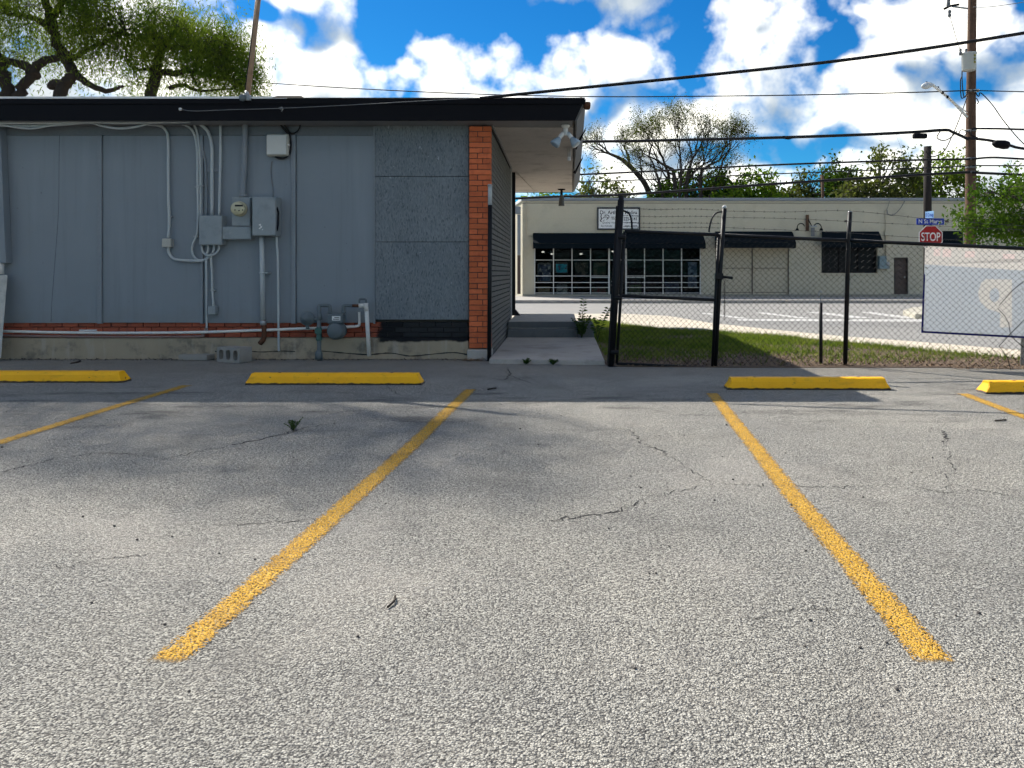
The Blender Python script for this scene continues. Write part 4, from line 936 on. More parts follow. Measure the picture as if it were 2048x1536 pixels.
MB().tube([W(1240, 420, DGt), W(1243, 392, DGt)], S(5.4, DGt), 12).build('top_extension', BLACKM, gp)
tag(MB().tube([W(1218, 735, DGt + .09), W(1236, 412, DGt + .09)], S(4.2, DGt), 10).build('brace_post', BLACKM), 'thinner black post strapped behind the hinge post', 'post')
lp = thing('latch_post', 'black post with pale round cap at the latch side of the gate', 'post', W(1430, 737, DGt))
MB().tube([W(1430, 738, DGt), W(1439, 560, DGt), W(1449, 416, DGt)], S(4.6, DGt), 12).build('shaft', BLACKM, lp)
MB().lathe(W(1449, 417, DGt), (0, 0, 1), [(0, .028), (.012, .032), (.03, .024), (.04, .008)], 12).build('cap', M('pale_cap', (.55, .54, .5), .5), lp)
MB().tube(smooth([W(1448, 423, DGt), W(1433, 426, DGt), W(1424, 437, DGt), W(1419, 455, DGt), W(1418, 464, DGt)], 6), S(1.7, DGt), 8).build('curved_arm', BLACKM, lp)
def mesh_panel(corners, mat, name, parent, cell=.036, r=.0027, top_tips=0.0, jit=.002, seed=1):
    """chain-link woven between four corner points: top-left, top-right, bottom-right, bottom-left"""
    tl, tr_, br, bl = [Vector(c) for c in corners]; rr = random.Random(seed)
    nx = max(4, int(round((br - bl).length / cell))); nx += nx % 2; nz = max(4, int(round((tl - bl).length / cell))); mb = MB()
    def P(i, j, s):
        a, b = i / nx, j / nz; q = (bl * (1 - a) + br * a) * (1 - b) + (tl * (1 - a) + tr_ * a) * b
        return q + Vector((rr.gauss(0, jit), s * r * 1.1, rr.gauss(0, jit)))
    for k in range(nx):
        pts = []
        for j in range(nz + 1):
            left = (j % 2 == 0) == (k % 2 == 0)
            pts.append(P(k if left else k + 1, j, 1 if left else -1))
        if top_tips: pts.append(pts[-1] + Vector((rr.uniform(-.01, .01), 0, top_tips * rr.uniform(.5, 1.1))))
        mb.tube(pts, r, 3, caps=False, smooth=False)
    o = mb.build(name, mat, parent, fix=False); o['kind'] = 'stuff'; return o
gt = thing('chain_link_gate', 'black chain-link gate hanging between two tall posts beside the slab', 'gate', W(1330, 735, DGt))
gl = lambda y: 1233.5 + (725 - y) * .060; grt = lambda y: 1424.5 + (733 - y) * .048
MB().tube([W(1233.5, 727, DGt - .02), W(gl(463), 463, DGt - .02)], S(3.0, DGt), 8).build('hinge_stile', BLACKM, gt)
MB().tube([W(1424.5, 735, DGt - .02), W(grt(470), 470, DGt - .02)], S(3.0, DGt), 8).build('latch_stile', BLACKM, gt)
MB().tube([W(gl(463), 462.5, DGt - .02), W(grt(470), 469.5, DGt - .02)], S(3.4, DGt), 8).build('top_rail', BLACKM, gt)
MB().tube([W(gl(592), 591.5, DGt - .02), W(grt(600), 600, DGt - .02)], S(3.2, DGt), 8).build('middle_rail', BLACKM, gt)
MB().tube([W(1233.5, 727, DGt - .02), W(1424.5, 735, DGt - .02)], S(2.6, DGt), 8).build('bottom_rail', BLACKM, gt)
for y in (475, 596, 705): MB().tube([W(gl(y) - 12, y - 1, DGt - .03), W(gl(y) + 3, y, DGt - .04)], .028, 8).build('hinge', BLACKM, gt)
lt = MB(); lt.box(wx(1430, 8.86), wx(1446, 8.86), 8.83, 8.90, wz(559, 8.86), wz(546, 8.86), .006); lt.build('latch', BLACKM, gt)
MB().tube([W(1444, 553, 8.85), W(1466, 556, 8.83)], .016, 8).build('latch_bar', BLACKM, gt)
mesh_panel([W(gl(463), 463, DGt - .022), W(grt(470), 470, DGt - .022), W(1424.5, 734, DGt - .022), W(1233.5, 727, DGt - .022)], BLACKM, 'chain_link_mesh', gt, .034, .0027, .03, seed=3)
MB().tube(smooth([W(1246, 421, DGt), W(1258, 427, DGt), W(1263, 442, DGt), W(1264, 462, DGt)], 6), S(1.9, DGt), 8).build('curved_arm', BLACKM, gp)
chn = thing('hanging_chain', 'dark chain hanging from the gate latch', 'chain', W(1449, 640, 8.84))
nl = 15; lk = None
for i in range(nl):
    c = W(1449, 560 + i * 5.4, 8.84)
    if lk is None:
        q = [Vector((.0095 * math.cos(a), 0, .020 * math.sin(a))) for a in [2 * math.pi * k / 12 for k in range(13)]]
        lk = MB().tube(q, .0028, 5, caps=False).mesh('link'); lk.materials.append(BARKG)
    o = bpy.data.objects.new('link', lk); o.location = c; link(o, chn); o.rotation_euler.z = R(90) * (i % 2) + .3

# long fence to the right
fn = thing('chain_link_fence', 'black chain-link fence with top rail along the grass verge', 'fence', W(1695, 732, 9.0))
FP = [(1436, 470, 735, 8.93), (1697, 481, 729, 9.02), (2045, 497, 741, 8.64), (2420, 515, 760, 8.30)]
for a, b in zip(FP[:-1], FP[1:]):
    MB().tube([W(a[0], a[1], a[3]), W(b[0], b[1], b[3])], S(3.6, 9), 10).build('top_rail', BLACKM, fn)
    mesh_panel([W(a[0], a[1] + 1, a[3]), W(b[0], b[1] + 1, b[3]), W(b[0], b[2] + 1, b[3]), W(a[0], a[2] + 1, a[3])], BLACKM, 'chain_link_mesh', fn, .0365, .0027, .03, seed=a[0])
MB().tube([W(1690, 734, 9.02), W(1697, 480, 9.02), W(1700, 424, 9.02)], S(4.4, 9), 12).build('post', BLACKM, fn)
MB().lathe(W(1700, 425, 9.02), (0, 0, 1), [(0, .026), (.01, .028), (.02, .01)], 10).build('post_cap', GALV, fn)
MB().tube([W(2046, 744, 8.86), W(2047, 500, 8.86)], S(4.4, 9), 12).build('post', PIPEP, fn)
MB().tube([W(2424, 762, 8.3), W(2424, 470, 8.3)], S(4.4, 9), 12).build('post', BLACKM, fn)
for y in (500, 560, 640, 700): MB().lathe(W(1693.6 + (700 - y) * .017, y, 9.02), (0, 0, 1), [(0, .031), (.012, .031)], 10).build('tie_band', BLACKM, fn)
so = thing('stub_post', 'short black stub post with twisted wire at its top inside the fence', 'post', W(1642, 728, 9.15))
MB().tube([W(1642, 730, 9.15), W(1641.5, 605, 9.15)], S(3.4, 9.15), 10).build('shaft', BLACKM, so)
MB().tube(smooth([W(1641.5, 606, 9.15), W(1640, 595, 9.15), W(1637.5, 588, 9.15), W(1640, 582, 9.15), W(1644, 586, 9.15)], 5), .007, 6).build('wire_tail', GALV, so)
# stretched, torn wires on the mesh at the right
for pts, lab in [([(2048, 640), (2028, 660), (1998, 692), (2015, 715), (2022, 742)], 'loose dark wire hanging from the fence below the banner'), ([(1995, 617), (2010, 632), (2018, 648), (2020, 664), (2030, 680), (2048, 695)], 'kinked dark wire crossing the lower banner corner'), ([(1998, 611), (2026, 580), (2048, 562)], 'slanting dark wire across the banner')]:
    tag(MB().tube([W(x, y, 8.60) for x, y in pts], .0042, 5).build('loose_wire', BLACKM), lab, 'wire')
def barbed(label, pts, D0_, D1_, seed):
    rr = random.Random(seed); n = len(pts); P = [W(x, y, D0_ + (D1_ - D0_) * i / (n - 1)) for i, (x, y) in enumerate(pts)]; P = smooth(P, 6); mb = MB().tube(P, .0021, 4, caps=False)
    d = 0
    for i in range(len(P) - 1):
        L = (P[i + 1] - P[i]).length; k = max(1, int(L / .11))
        for j in range(k):
            q = P[i].lerp(P[i + 1], j / k)
            for s in (-1, 1): mb.tube([q - Vector((s * .008, 0, .012)), q + Vector((s * .008, .004, .014))], .0015, 3, caps=False)
    return tag(mb.build('barbed_wire', M('dull_wire', (.05, .05, .05), .6), fix=False), label, 'barbed wire')
for i, (ya, yb) in enumerate([(415, 421), (431, 434), (445, 447), (453, 456)]):
    barbed(['top', 'second', 'third', 'lowest'][i] + ' barbed strand above the gate between its two posts', [(1243, ya), (1310, (ya + yb) / 2 + 1), (1380, (ya + yb) / 2), (1447, yb)], DGt, DGt, i)
for i, ys in enumerate([(422, 424, 422, 440, 455), (435, 437, 443, 452, 462), (455, 460, 466, 478, 488)]):
    barbed(['top', 'middle', 'lowest'][i] + ' barbed strand above the long chain-link fence', [(1448, ys[0]), (1570, ys[1]), (1700, ys[2]), (1880, ys[3]), (2090, ys[4])], DGt, 8.6, 10 + i)

# banner tied behind the fence
bn = thing('banner', 'large pale vinyl banner with blue border and reversed mark tied behind the fence', 'banner', W(1950, 670, 8.85))
BD = lambda px: 8.93 + (px - 1697) * (8.64 - 9.02) / (2045 - 1697) + .12
def make_vinyl(name, col, tr=.35):
    m = bpy.data.materials.new(name); m.use_nodes = True; t = m.node_tree; t.nodes.clear(); p = pos_node(t)
    c = mixc(t, noise(t, p, 3.0), mul(col, .93), mul(col, 1.05)); d = t.nodes.new('ShaderNodeBsdfDiffuse'); l = t.nodes.new('ShaderNodeBsdfTranslucent'); mx = t.nodes.new('ShaderNodeMixShader'); mx.inputs[0].default_value = tr
    bp = nd(t, 'ShaderNodeBump', inp={'Distance': .05, 'Strength': .6}); t.links.new(noise(t, p, 2.6, 3.0), bp.inputs['Height']); t.links.new(bp.outputs[0], d.inputs['Normal'])
    t.links.new(c, d.inputs[0]); t.links.new(c, l.inputs[0]); o = t.nodes.new('ShaderNodeOutputMaterial'); t.links.new(d.outputs[0], mx.inputs[1]); t.links.new(l.outputs[0], mx.inputs[2]); t.links.new(mx.outputs[0], o.inputs[0]); return m
VW = make_vinyl('banner_white', (.70, .66, .61), .52); VM = make_vinyl('banner_mark', (.68, .65, .60), .5); VB = make_vinyl('banner_pale_blue', (.50, .535, .57), .5); VN = make_vinyl('banner_navy', (.02, .025, .16), .15); VP = make_vinyl('banner_pink', (.80, .66, .62), .58)
from mathutils.geometry import tessellate_polygon
def bcut(loops, off, mat, name, parent):
    """one flat piece of the banner with holes: pixel loops, tessellated and set at the banner's place"""
    L3 = [[Vector((x, y, 0)) for x, y in l] for l in loops]; flat = [q for l in loops for q in l]
    tri = tessellate_polygon(L3); mb = MB(); mb.add([W(x, y, BD(x) + off) for x, y in flat], [tuple(t_) for t_ in tri]); return mb.build(name, mat, parent, fix=False)
def bpoly(pts, off, mat, name, parent):
    P = [W(x, y, BD(x) + off) for x, y in pts]; n = len(P); b = Vector((0, .002, 0)); mb = MB()
    mb.add(P + [q + b for q in P], [tuple(range(n)), tuple(range(2 * n - 1, n - 1, -1))] + [(i, i + n, (i + 1) % n + n, (i + 1) % n) for i in range(n)])
    return mb.build(name, mat, parent)
MARK = [(1962, 566), (1972, 558), (2024, 559), (2024, 655), (1999, 655), (2001, 626), (1990, 622), (1975, 618), (1960, 604), (1956, 586)]
HOLE = [(1989 + 10 * math.cos(a), 590 + 14 * math.sin(a)) for a in np.linspace(0, 2 * math.pi, 20)[:-1]]
FADE = [[(a, c), (b, c), (b - 1, d), (a - 1, d)] for a, b, c, d in [(1868, 1881, 497, 512), (1886, 1903, 498, 514), (1930, 1950, 502, 515), (2006, 2030, 508, 518)]]
bcut([[(1850, 489), (1950, 494.5), (2048, 500), (2200, 508), (2380, 517), (2380, 560), (2200, 549.7), (2048, 541), (1950, 535), (1849, 529)]] + FADE, .006, VW, 'white_band', bn)
for f_ in FADE: bcut([f_], .006, VP, 'faded_print', bn)
bcut([[(1849, 529), (1950, 535), (2048, 541), (2200, 549.7), (2380, 560), (2380, 690), (2200, 680.5), (2048, 672.5), (1950, 667), (1843.6, 661.5)], MARK], .006, VB, 'blue_field', bn)
bcut([MARK, HOLE], .006, VM, 'printed_mark', bn); bcut([HOLE], .006, VB, 'printed_counter', bn)
bpoly([(1847.6, 545), (1850.4, 550), (1846.6, 662), (1842.6, 662)], .001, VN, 'side_border', bn)
bpoly([(1842.6, 661.5), (2048, 672.5), (2380, 690), (2380, 694), (2048, 676.5), (1842.6, 665.5)], .001, VN, 'bottom_border', bn)
for x, y in [(1853, 494), (1852, 535), (1849.5, 600), (1847, 657), (1900, 664), (1960, 667), (2020, 670.5)]:
    MB().lathe(W(x, y, BD(x) - .002), (0, -1, 0), [(0, .013), (.003, .013), (.004, .008)], 10).build('grommet', GALV, bn)
    MB().tube([W(x, y, BD(x) - .006), W(x - 3, y - 2, BD(x) - .05)], .0022, 4).build('tie', LABELW, bn)

# ================================================================== the shop across the street
DS = 34.5
def sxp(px, D=DS): return (px - CX) / F * D
def szp(py, D=DS): return H - (py - CY) / F * D
shop = thing('shop_building', 'long low beige stucco shop building with grey coping across the street', 'building', (sxp(1450), DS, 0))
XL, XR = sxp(1045), sxp(2350); ZTOP = szp(402)
# front wall as pieces around the openings
OPEN = [(1068, 1402, 494, 594), (1431, 1578, 494, 590), (1643, 1755, 484, 546), (1788, 1816, 515, 590), (1885, 1925, 484, 546)]
xs = sorted({XL, XR} | {sxp(a) for o_ in OPEN for a in o_[:2]})
fw = MB()
for xa, xb in zip(xs[:-1], xs[1:]):
    mid = (xa + xb) / 2; op = [o_ for o_ in OPEN if sxp(o_[0]) < mid < sxp(o_[1])]
    if not op: fw.box(xa, xb, DS, DS + .3, 0, ZTOP)
    else:
        fw.box(xa, xb, DS, DS + .3, szp(op[0][2]), ZTOP)
        if szp(op[0][3]) > .06: fw.box(xa, xb, DS, DS + .3, 0, szp(op[0][3]))
fw.build('front_wall', STUCCO, shop)
XA = sxp(1024, 38.6)
sw_ = MB(); sw_.add([(XL, DS, 0), (XL, DS, ZTOP), (XA, 38.6, ZTOP), (XA, 38.6, 0), (XL + .3, DS + .02, 0), (XL + .3, DS + .02, ZTOP), (XA + .3, 38.62, ZTOP), (XA + .3, 38.62, 0)],
                   [(0, 1, 2, 3), (7, 6, 5, 4), (0, 4, 5, 1), (1, 5, 6, 2), (2, 6, 7, 3), (3, 7, 4, 0)]); sw_.build('angled_side_wall', STUCCO, shop)
MB().box(XL + .3, XR, DS + .3, 48, ZTOP - .5, ZTOP - .35).build('roof', ROOF, shop)
MB().box(XR - .3, XR, DS + .3, 48, 0, ZTOP).build('end_wall', STUCCO, shop)
MB().box(XL, XR, 47.7, 48, 0, ZTOP).build('rear_wall', STUCCO, shop)
MB().box(XL - .06, XR + .05, DS - .07, DS + .35, ZTOP + .002, szp(396)).build('coping', COPING, shop, bevel=.02)
cp = MB(); zc = szp(396); cp.add([(XL - .06, DS - .07, ZTOP), (XL - .06, DS - .07, zc), (XA - .06, 38.6, zc), (XA - .06, 38.6, ZTOP), (XL + .3, DS, ZTOP), (XL + .3, DS, zc), (XA + .3, 38.6, zc), (XA + .3, 38.6, ZTOP)],
                               [(0, 1, 2, 3), (7, 6, 5, 4), (0, 4, 5, 1), (1, 5, 6, 2), (2, 6, 7, 3), (3, 7, 4, 0)]); cp.build('coping', WHITEMETAL, shop)
MB().box(XL, XR, DS - .012, DS - .001, szp(407), szp(405.6)).build('stucco_joint', M('joint_shadow', (.26, .235, .19), .9), shop)  # darker line along the joint in the stucco
MB().box(XL, sxp(1430), DS - .008, DS - .001, szp(437.6), szp(437)).build('wall_conduit_line', STUCCOD, shop)
MB().tube([W(1053, 398, DS - .03), W(1053, 472, DS - .03), W(1066, 472, DS - .03)], .018, 6).build('wall_conduit', STUCCOD, shop)
MB().box(XL, XR, DS - .02, DS - .001, .021, szp(588.5)).build('wall_base', M('grey_base_paint', (.33, .31, .26), .9), shop)
# downspout at the left
dn = MB(); dn.box(sxp(1029, 34.2), sxp(1041, 34.2), 34.1, 34.4, szp(428, 34.2), szp(413, 34.2)); dn.build('conductor_head', COPING, shop, bevel=.02)
MB().box(sxp(1034.5, 34.2), sxp(1041, 34.2), 34.2, 34.34, szp(510, 34.2), szp(429, 34.2)).build('downspout', COPING, shop, bevel=.01)
MB().box(sxp(1034.5, 34.2), sxp(1041, 34.2), 34.2, 34.34, szp(588, 34.2), szp(510.4, 34.2)).build('downspout', BROWNDOOR, shop, bevel=.01)
# shop interior box
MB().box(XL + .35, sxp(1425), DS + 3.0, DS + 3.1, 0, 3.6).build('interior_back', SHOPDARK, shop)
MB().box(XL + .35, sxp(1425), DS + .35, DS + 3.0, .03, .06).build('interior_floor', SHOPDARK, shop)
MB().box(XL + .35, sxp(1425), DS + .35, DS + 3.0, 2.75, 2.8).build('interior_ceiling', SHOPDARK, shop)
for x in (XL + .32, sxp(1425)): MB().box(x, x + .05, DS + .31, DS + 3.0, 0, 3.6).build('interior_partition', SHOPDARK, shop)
# storefront glazing: bars and panes
DV = DS + .06
vx = [1069.5, 1107, 1144, 1181, 1218, 1252, 1289, 1326, 1363, 1400.5]; hy = [496, 520, 552, 565, 575, 586, 593.5]
for i, x in enumerate(vx): MB().box(sxp(x - (1.6 if i in (4, 5) else .9), DV), sxp(x + (1.6 if i in (4, 5) else .9), DV), DV - .05, DV + .03, szp(594.5), szp(494)).build('mullion', MULL, shop)
for i in range(9):
    xa, xb = sxp(vx[i] + (1.7 if i in (4, 5) else 1.0), DV), sxp(vx[i + 1] - (1.7 if i + 1 in (4, 5) else 1.0), DV)
    rows = hy if i != 4 else [496, 520, 592]
    for a, b in zip(rows[:-1], rows[1:]):
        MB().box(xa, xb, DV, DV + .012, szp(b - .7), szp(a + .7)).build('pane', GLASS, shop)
        MB().box(xa, xb, DV - .045, DV + .025, szp(b + .65), szp(b - .65)).build('transom', MULL, shop)
    if i in (3, 5): MB().box(xa, xb, DV - .045, DV + .025, szp(555.4), szp(554.2)).build('transom', MULL, shop)
MB().tube(smooth([W(1223, 562, DV - .1), W(1225, 566, DV - .14), W(1223, 571, DV - .1)], 4), .02, 6).build('door_handle', MULL, shop)
MB().box(sxp(1068), sxp(1402), DS - .03, DS + .2, .021, szp(594.6)).build('shop_sill', COPING, shop)
# posters and lamps inside the window
def poster(label, x0, x1, y0, y1, cols, frame=None, D=DS + .35):
    t = thing('poster', label, 'poster', W((x0 + x1) / 2, y1, D)); m, tt, b, o_ = base_mat('poster_print'); p = pos_node(tt)
    k_ = 3.6; c = mixc(tt, sstep(tt, noise(tt, p, 3.5, 3.0), .42, .58), mul(cols[0], k_), mul(cols[1], k_)); c = mixc(tt, sstep(tt, noise(tt, p, 6.0, 2.0), .55, .65), c, mul(cols[2], k_ * .7)); setb(tt, b, c, .5)
    MB().box(sxp(x0, D), sxp(x1, D), D, D + .03, szp(y1, D), szp(y0, D)).build('print', m, t)
    if frame:
        for a in ((x0 - 1.5, x0, y0 - 1.5, y1 + 1.5), (x1, x1 + 1.5, y0 - 1.5, y1 + 1.5), (x0, x1, y0 - 3.5, y0), (x0, x1, y1, y1 + 1.5)):
            MB().box(sxp(a[0], D), sxp(a[1], D), D - .02, D + .02, szp(a[3], D), szp(a[2], D)).build('frame_bar', frame, t)
PF = M('poster_frame', (.42, .42, .40), .6)
poster('framed dark blue poster in the leftmost shop window bay', 1076, 1101, 529, 562, ((.03, .04, .07), (.10, .12, .17), (.45, .47, .48)), PF)
poster('cyan and red poster in the second shop window bay', 1112, 1134, 528, 545, ((.02, .20, .28), (.04, .33, .42), (.12, .05, .10)), M('grey_header', (.25, .25, .25), .6))
poster('dim brown portrait poster in the third shop window bay', 1150, 1176, 525, 552, ((.02, .018, .016), (.09, .065, .05), (.15, .12, .10)))
poster('dim green and brown poster in the fourth shop window bay', 1187, 1212, 525, 553, ((.02, .035, .022), (.08, .065, .045), (.13, .11, .09)))
poster('pale blue panel in the rightmost shop window bay', 1376, 1394, 524, 574, ((.12, .16, .24), (.24, .28, .36), (.05, .06, .09)))
poster('small framed picture low in the second shop window bay', 1114, 1134, 572, 590, ((.16, .18, .18), (.28, .30, .30), (.10, .11, .11)), PF)
poster('beige shelf of cards low in the leftmost shop window bay', 1076, 1100, 572, 592, ((.12, .105, .06), (.16, .14, .09), (.22, .2, .15)))
poster('brown and red display low in the fourth shop window bay', 1184, 1213, 574, 592, ((.09, .07, .05), (.16, .03, .03), (.12, .10, .07)))
poster('green plant display low in the sixth shop window bay', 1258, 1283, 570, 592, ((.03, .07, .02), (.09, .11, .04), (.10, .09, .06)))
poster('blue display low in the eighth shop window bay', 1330, 1358, 566, 592, ((.04, .05, .09), (.10, .11, .15), (.05, .05, .06)))
LAMPE = bpy.data.materials.new('shop_lamp_glow'); LAMPE.use_nodes = True; LAMPE.node_tree.nodes['Principled BSDF'].inputs['Emission Color'].default_value = (1, .95, .85, 1); LAMPE.node_tree.nodes['Principled BSDF'].inputs['Emission Strength'].default_value = .45
for lab, x, y in [('lit round ceiling lamp seen through the leftmost shop window', 1086, 504), ('small lit ceiling lamp at the first window bar of the shop', 1104, 508), ('lit ceiling lamp seen through the third shop window', 1162, 508), ('lit ceiling lamp seen above the shop door', 1226, 503)]:
    tag(MB().lathe(W(x, y, DS + 1.2), (0, -.2, -1), [(-.03, .06), (0, .08), (.03, .05)], 12).build('ceiling_lamp', LAMPE), lab, 'lamp')
# awnings
def awning(label, x0, x1, yt, ym, yb, proj=.95, slant=0):
    t = thing('awning', label, 'awning', W((x0 + x1) / 2, yb, DS)); Df = DS - proj
    a, b = sxp(x0), sxp(x1); zt_, zm, zb_ = szp(yt), H - (ym - CY) / F * Df, H - (yb - CY) / F * Df
    a2, b2 = sxp(x0, Df), sxp(x1 + slant, Df); y0 = DS - .025
    MB().add([(a, y0, zt_), (b, y0, zt_), (b2, Df, zm), (a2, Df, zm), (a, y0, zt_ - .02), (b, y0, zt_ - .02), (b2, Df + .02, zm - .02), (a2, Df + .02, zm - .02)],
             [(0, 1, 2, 3), (7, 6, 5, 4), (0, 4, 5, 1), (1, 5, 6, 2), (2, 6, 7, 3), (3, 7, 4, 0)]).build('canopy', AWN, t)
    MB().box(a2, b2, Df, Df + .015, zb_, zm - .022).build('valance', AWN, t)
    for xx, xw in ((a, a2), (b, b2)):
        MB().add([(xx, y0, zt_ - .021), (xw, Df + .02, zm - .021), (xw, Df + .02, zb_), (xx, y0, zb_), (xx + .015, y0, zt_ - .021), (xw + .015, Df + .02, zm - .021), (xw + .015, Df + .02, zb_), (xx + .015, y0, zb_)],
                 [(0, 1, 2, 3), (7, 6, 5, 4), (0, 4, 5, 1), (1, 5, 6, 2), (2, 6, 7, 3), (3, 7, 4, 0)]).build('side_panel', AWN, t)
    return t
awning('long dark navy awning over the wide shop window', 1066, 1405, 466, 486, 497, slant=6)
awning('dark navy awning over the beige double doors', 1430, 1584, 463, 484, 496, slant=8)
awning('small dark navy awning over the barred dark window', 1643, 1757, 463, 484, 495, slant=10)
awning('dark awning half hidden by the leafy tree at the right', 1884, 1925, 462, 480, 488)
# beige double doors
for a, b in [(1432.5, 1504.5), (1506.5, 1577)]:
    MB().box(sxp(a), sxp(b), DS + .12, DS + .18, szp(590), szp(494)).build('door_leaf', STUCCOD, shop)
    for c, d, e_, f_ in [(a, b, 537, 539.5), (a, b, 496, 499), (a, b, 586, 590), (a, a + 3, 499, 586), (b - 3, b, 499, 586)]:
        MB().box(sxp(c) + .01, sxp(d) - .01, DS + .085, DS + .119, szp(f_), szp(e_)).build('door_rail', STUCCOD, shop)
for x_ in (1431.6, 1577.9): MB().box(sxp(x_ - .7), sxp(x_ + .7), DS + .05, DS + .18, szp(590), szp(494)).build('door_gap', BROWNDOOR, shop)
for y_ in (536.4, 585.4): MB().box(sxp(1433), sxp(1576), DS + .09, DS + .1195, szp(y_ + .5), szp(y_ - .5)).build('door_groove', BROWNDOOR, shop)
MB().box(sxp(1504.6), sxp(1506.4), DS + .1, DS + .17, szp(590), szp(494)).build('astragal', BROWNDOOR, shop)
# dark window under the third awning
MB().box(sxp(1644), sxp(1754), DS + .16, DS + .20, szp(546), szp(484)).build('window_glass', M('dark_window', (.006, .006, .008), .3, .2, 1, spec=.12), shop)
for x in (1644, 1680, 1718, 1753): MB().box(sxp(x - .6), sxp(x + .6), DS + .10, DS + .155, szp(545.5), szp(484)).build('window_bar', FASCIA, shop)
MB().box(sxp(1641), sxp(1757), DS - .05, DS + .1, szp(550), szp(546.3)).build('window_sill', STUCCOD, shop)
MB().box(sxp(1886), sxp(1924), DS + .16, DS + .20, szp(546), szp(484)).build('window_glass', M('dark_window_b', (.006, .006, .008), .3, .2, 1, spec=.12), shop)
# brown door
MB().box(sxp(1790), sxp(1814), DS + .1, DS + .16, szp(590), szp(517)).build('door', BROWNDOOR, shop)
for a in ((1788.2, 1790, 515, 590), (1814, 1815.8, 515, 590), (1790, 1814, 515, 517)): MB().box(sxp(a[0]), sxp(a[1]), DS - .02, DS + .15, szp(a[3]), szp(a[2])).build('door_frame', M('dark_frame', (.05, .04, .035), .6), shop)
MB().box(sxp(1810), sxp(1812), DS + .06, DS + .099, szp(556), szp(552)).build('door_handle', GALV, shop)
for x, y, w in [(1692, 442.5, 3.2), (1893.5, 443, 3.5)]: MB().box(sxp(x - w), sxp(x + w), DS - .02, DS - .001, szp(y + 2), szp(y - 2)).build('wall_vent', BROWNDOOR, shop)
# meter cabinet and service mast on the shop
mc = thing('meter_cabinet', 'blue-grey meter cabinet on the shop wall beside the dark window', 'electrical box', W(1762, 540, DS))
MB().box(sxp(1754.5), sxp(1769), DS - .25, DS - .021, szp(538), szp(512)).build('cabinet', M('blue_grey_cabinet', (.20, .27, .29), .5), mc, bevel=.02)
MB().lathe(W(1773, 528, DS - .05), (0, -1, 0), [(0, .10), (.12, .10), (.16, .06)], 12).build('meter', GALV, mc)
MB().box(sxp(1770), sxp(1776), DS - .18, DS - .021, szp(538), szp(531)).build('meter_socket', M('blue_grey_socket', (.22, .27, .28), .5), mc)
sm_ = thing('service_mast', 'thin pale service mast with drooping wires on the shop wall', 'mast', W(1773, 470, DS))
MB().tube([W(1772.5, 540, DS - .06), W(1772, 420, DS - .06)], .035, 8).build('mast_pipe', STUCCOD, sm_)
MB().box(sxp(1768), sxp(1778), DS - .14, DS - .021, szp(472), szp(462)).build('splice_box', STUCCO, sm_)
MB().tube(smooth([W(1774, 420, DS - .1), W(1776, 428, DS - .2), W(1786, 430, DS - .3), W(1800, 418, DS - .2), W(1812, 397, DS)], 6), .018, 5).build('drop_wire', GREYC, sm_)
MB().tube(smooth([W(1773, 420, DS - .1), W(1777, 410, DS - .1), W(1780, 397, DS)], 6), .012, 5).build('drop_wire', GREYC, sm_)
# gooseneck lamps with little hanging sign
gk = thing('gooseneck_lamp', 'twin gooseneck lamps on a dark timber over the awnings', 'lamp', W(1614, 462, DS))
MB().box(sxp(1611), sxp(1616), DS - .14, DS - .021, szp(462), szp(430)).build('timber', WOODPOLE, gk)
for s in (-1, 1):
    c0 = 1609 if s < 0 else 1628
    MB().tube(smooth([W(c0, 452, DS - .2), W(c0 + s * 4, 447.5, DS - .4), W(c0 + s * 10, 447.5, DS - .5), W(c0 + s * 14, 452, DS - .5), W(c0 + s * 14.5, 457, DS - .5)], 5), .022, 6).build('arm', FASCIA, gk)
    MB().lathe(W(c0 + s * 14.5, 456, DS - .5), (0, 0, -1), [(0, .03), (.04, .06), (.12, .09)], 12).build('shade', FASCIA, gk)
MB().box(sxp(1618), sxp(1625), DS - .30, DS - .26, szp(473), szp(456)).build('hanging_sign', GREYC, gk)
MB().tube([W(1616, 438, DS - .2), W(1624, 453, DS - .28)], .02, 6).build('strap', FASCIA, gk)
MB().box(sxp(1616), sxp(1630), DS - .29, DS - .22, szp(454.5), szp(452)).build('sign_bracket', GALV, gk)

# the eye doctor's sign
sg = thing('wall_sign', 'white lettered sign in dark frame high on the beige shop wall', 'sign', W(1236, 460, DS))
x0, x1, y0, y1 = 1194, 1280, 415, 460
MB().box(sxp(x0 + 2), sxp(x1 - 2), DS - .07, DS - .021, szp(y1 - 2), szp(y0 + 2)).build('board', SIGNWHITE, sg)
for a in ((x0, x1, y0, y0 + 3), (x0, x1, y1 - 3, y1), (x0, x0 + 3, y0 + 3, y1 - 3), (x1 - 3, x1, y0 + 3, y1 - 3)): MB().box(sxp(a[0]), sxp(a[1]), DS - .10, DS - .021, szp(a[3]), szp(a[2])).build('frame_bar', M('slate_frame', (.045, .05, .055), .6), sg)
def tx(body, cx, base, hpx, wpx, off=.0): text_part(body, 'lettering', INK, sg, Vector((sxp(cx), DS - .0725, szp(base))), S(hpx, DS), S(wpx, DS), off)
tx('Dr. Arthur', 1221, 428.5, 7.2, 42, .012); tx('Medina', 1262, 428.5, 7.2, 24, .012); tx('225-4141', 1260, 441, 6.6, 26, .02)
tx('Quality Vision', 1220, 447, 3.4, 32); tx('Eye Needs', 1213, 453.5, 3.4, 22)
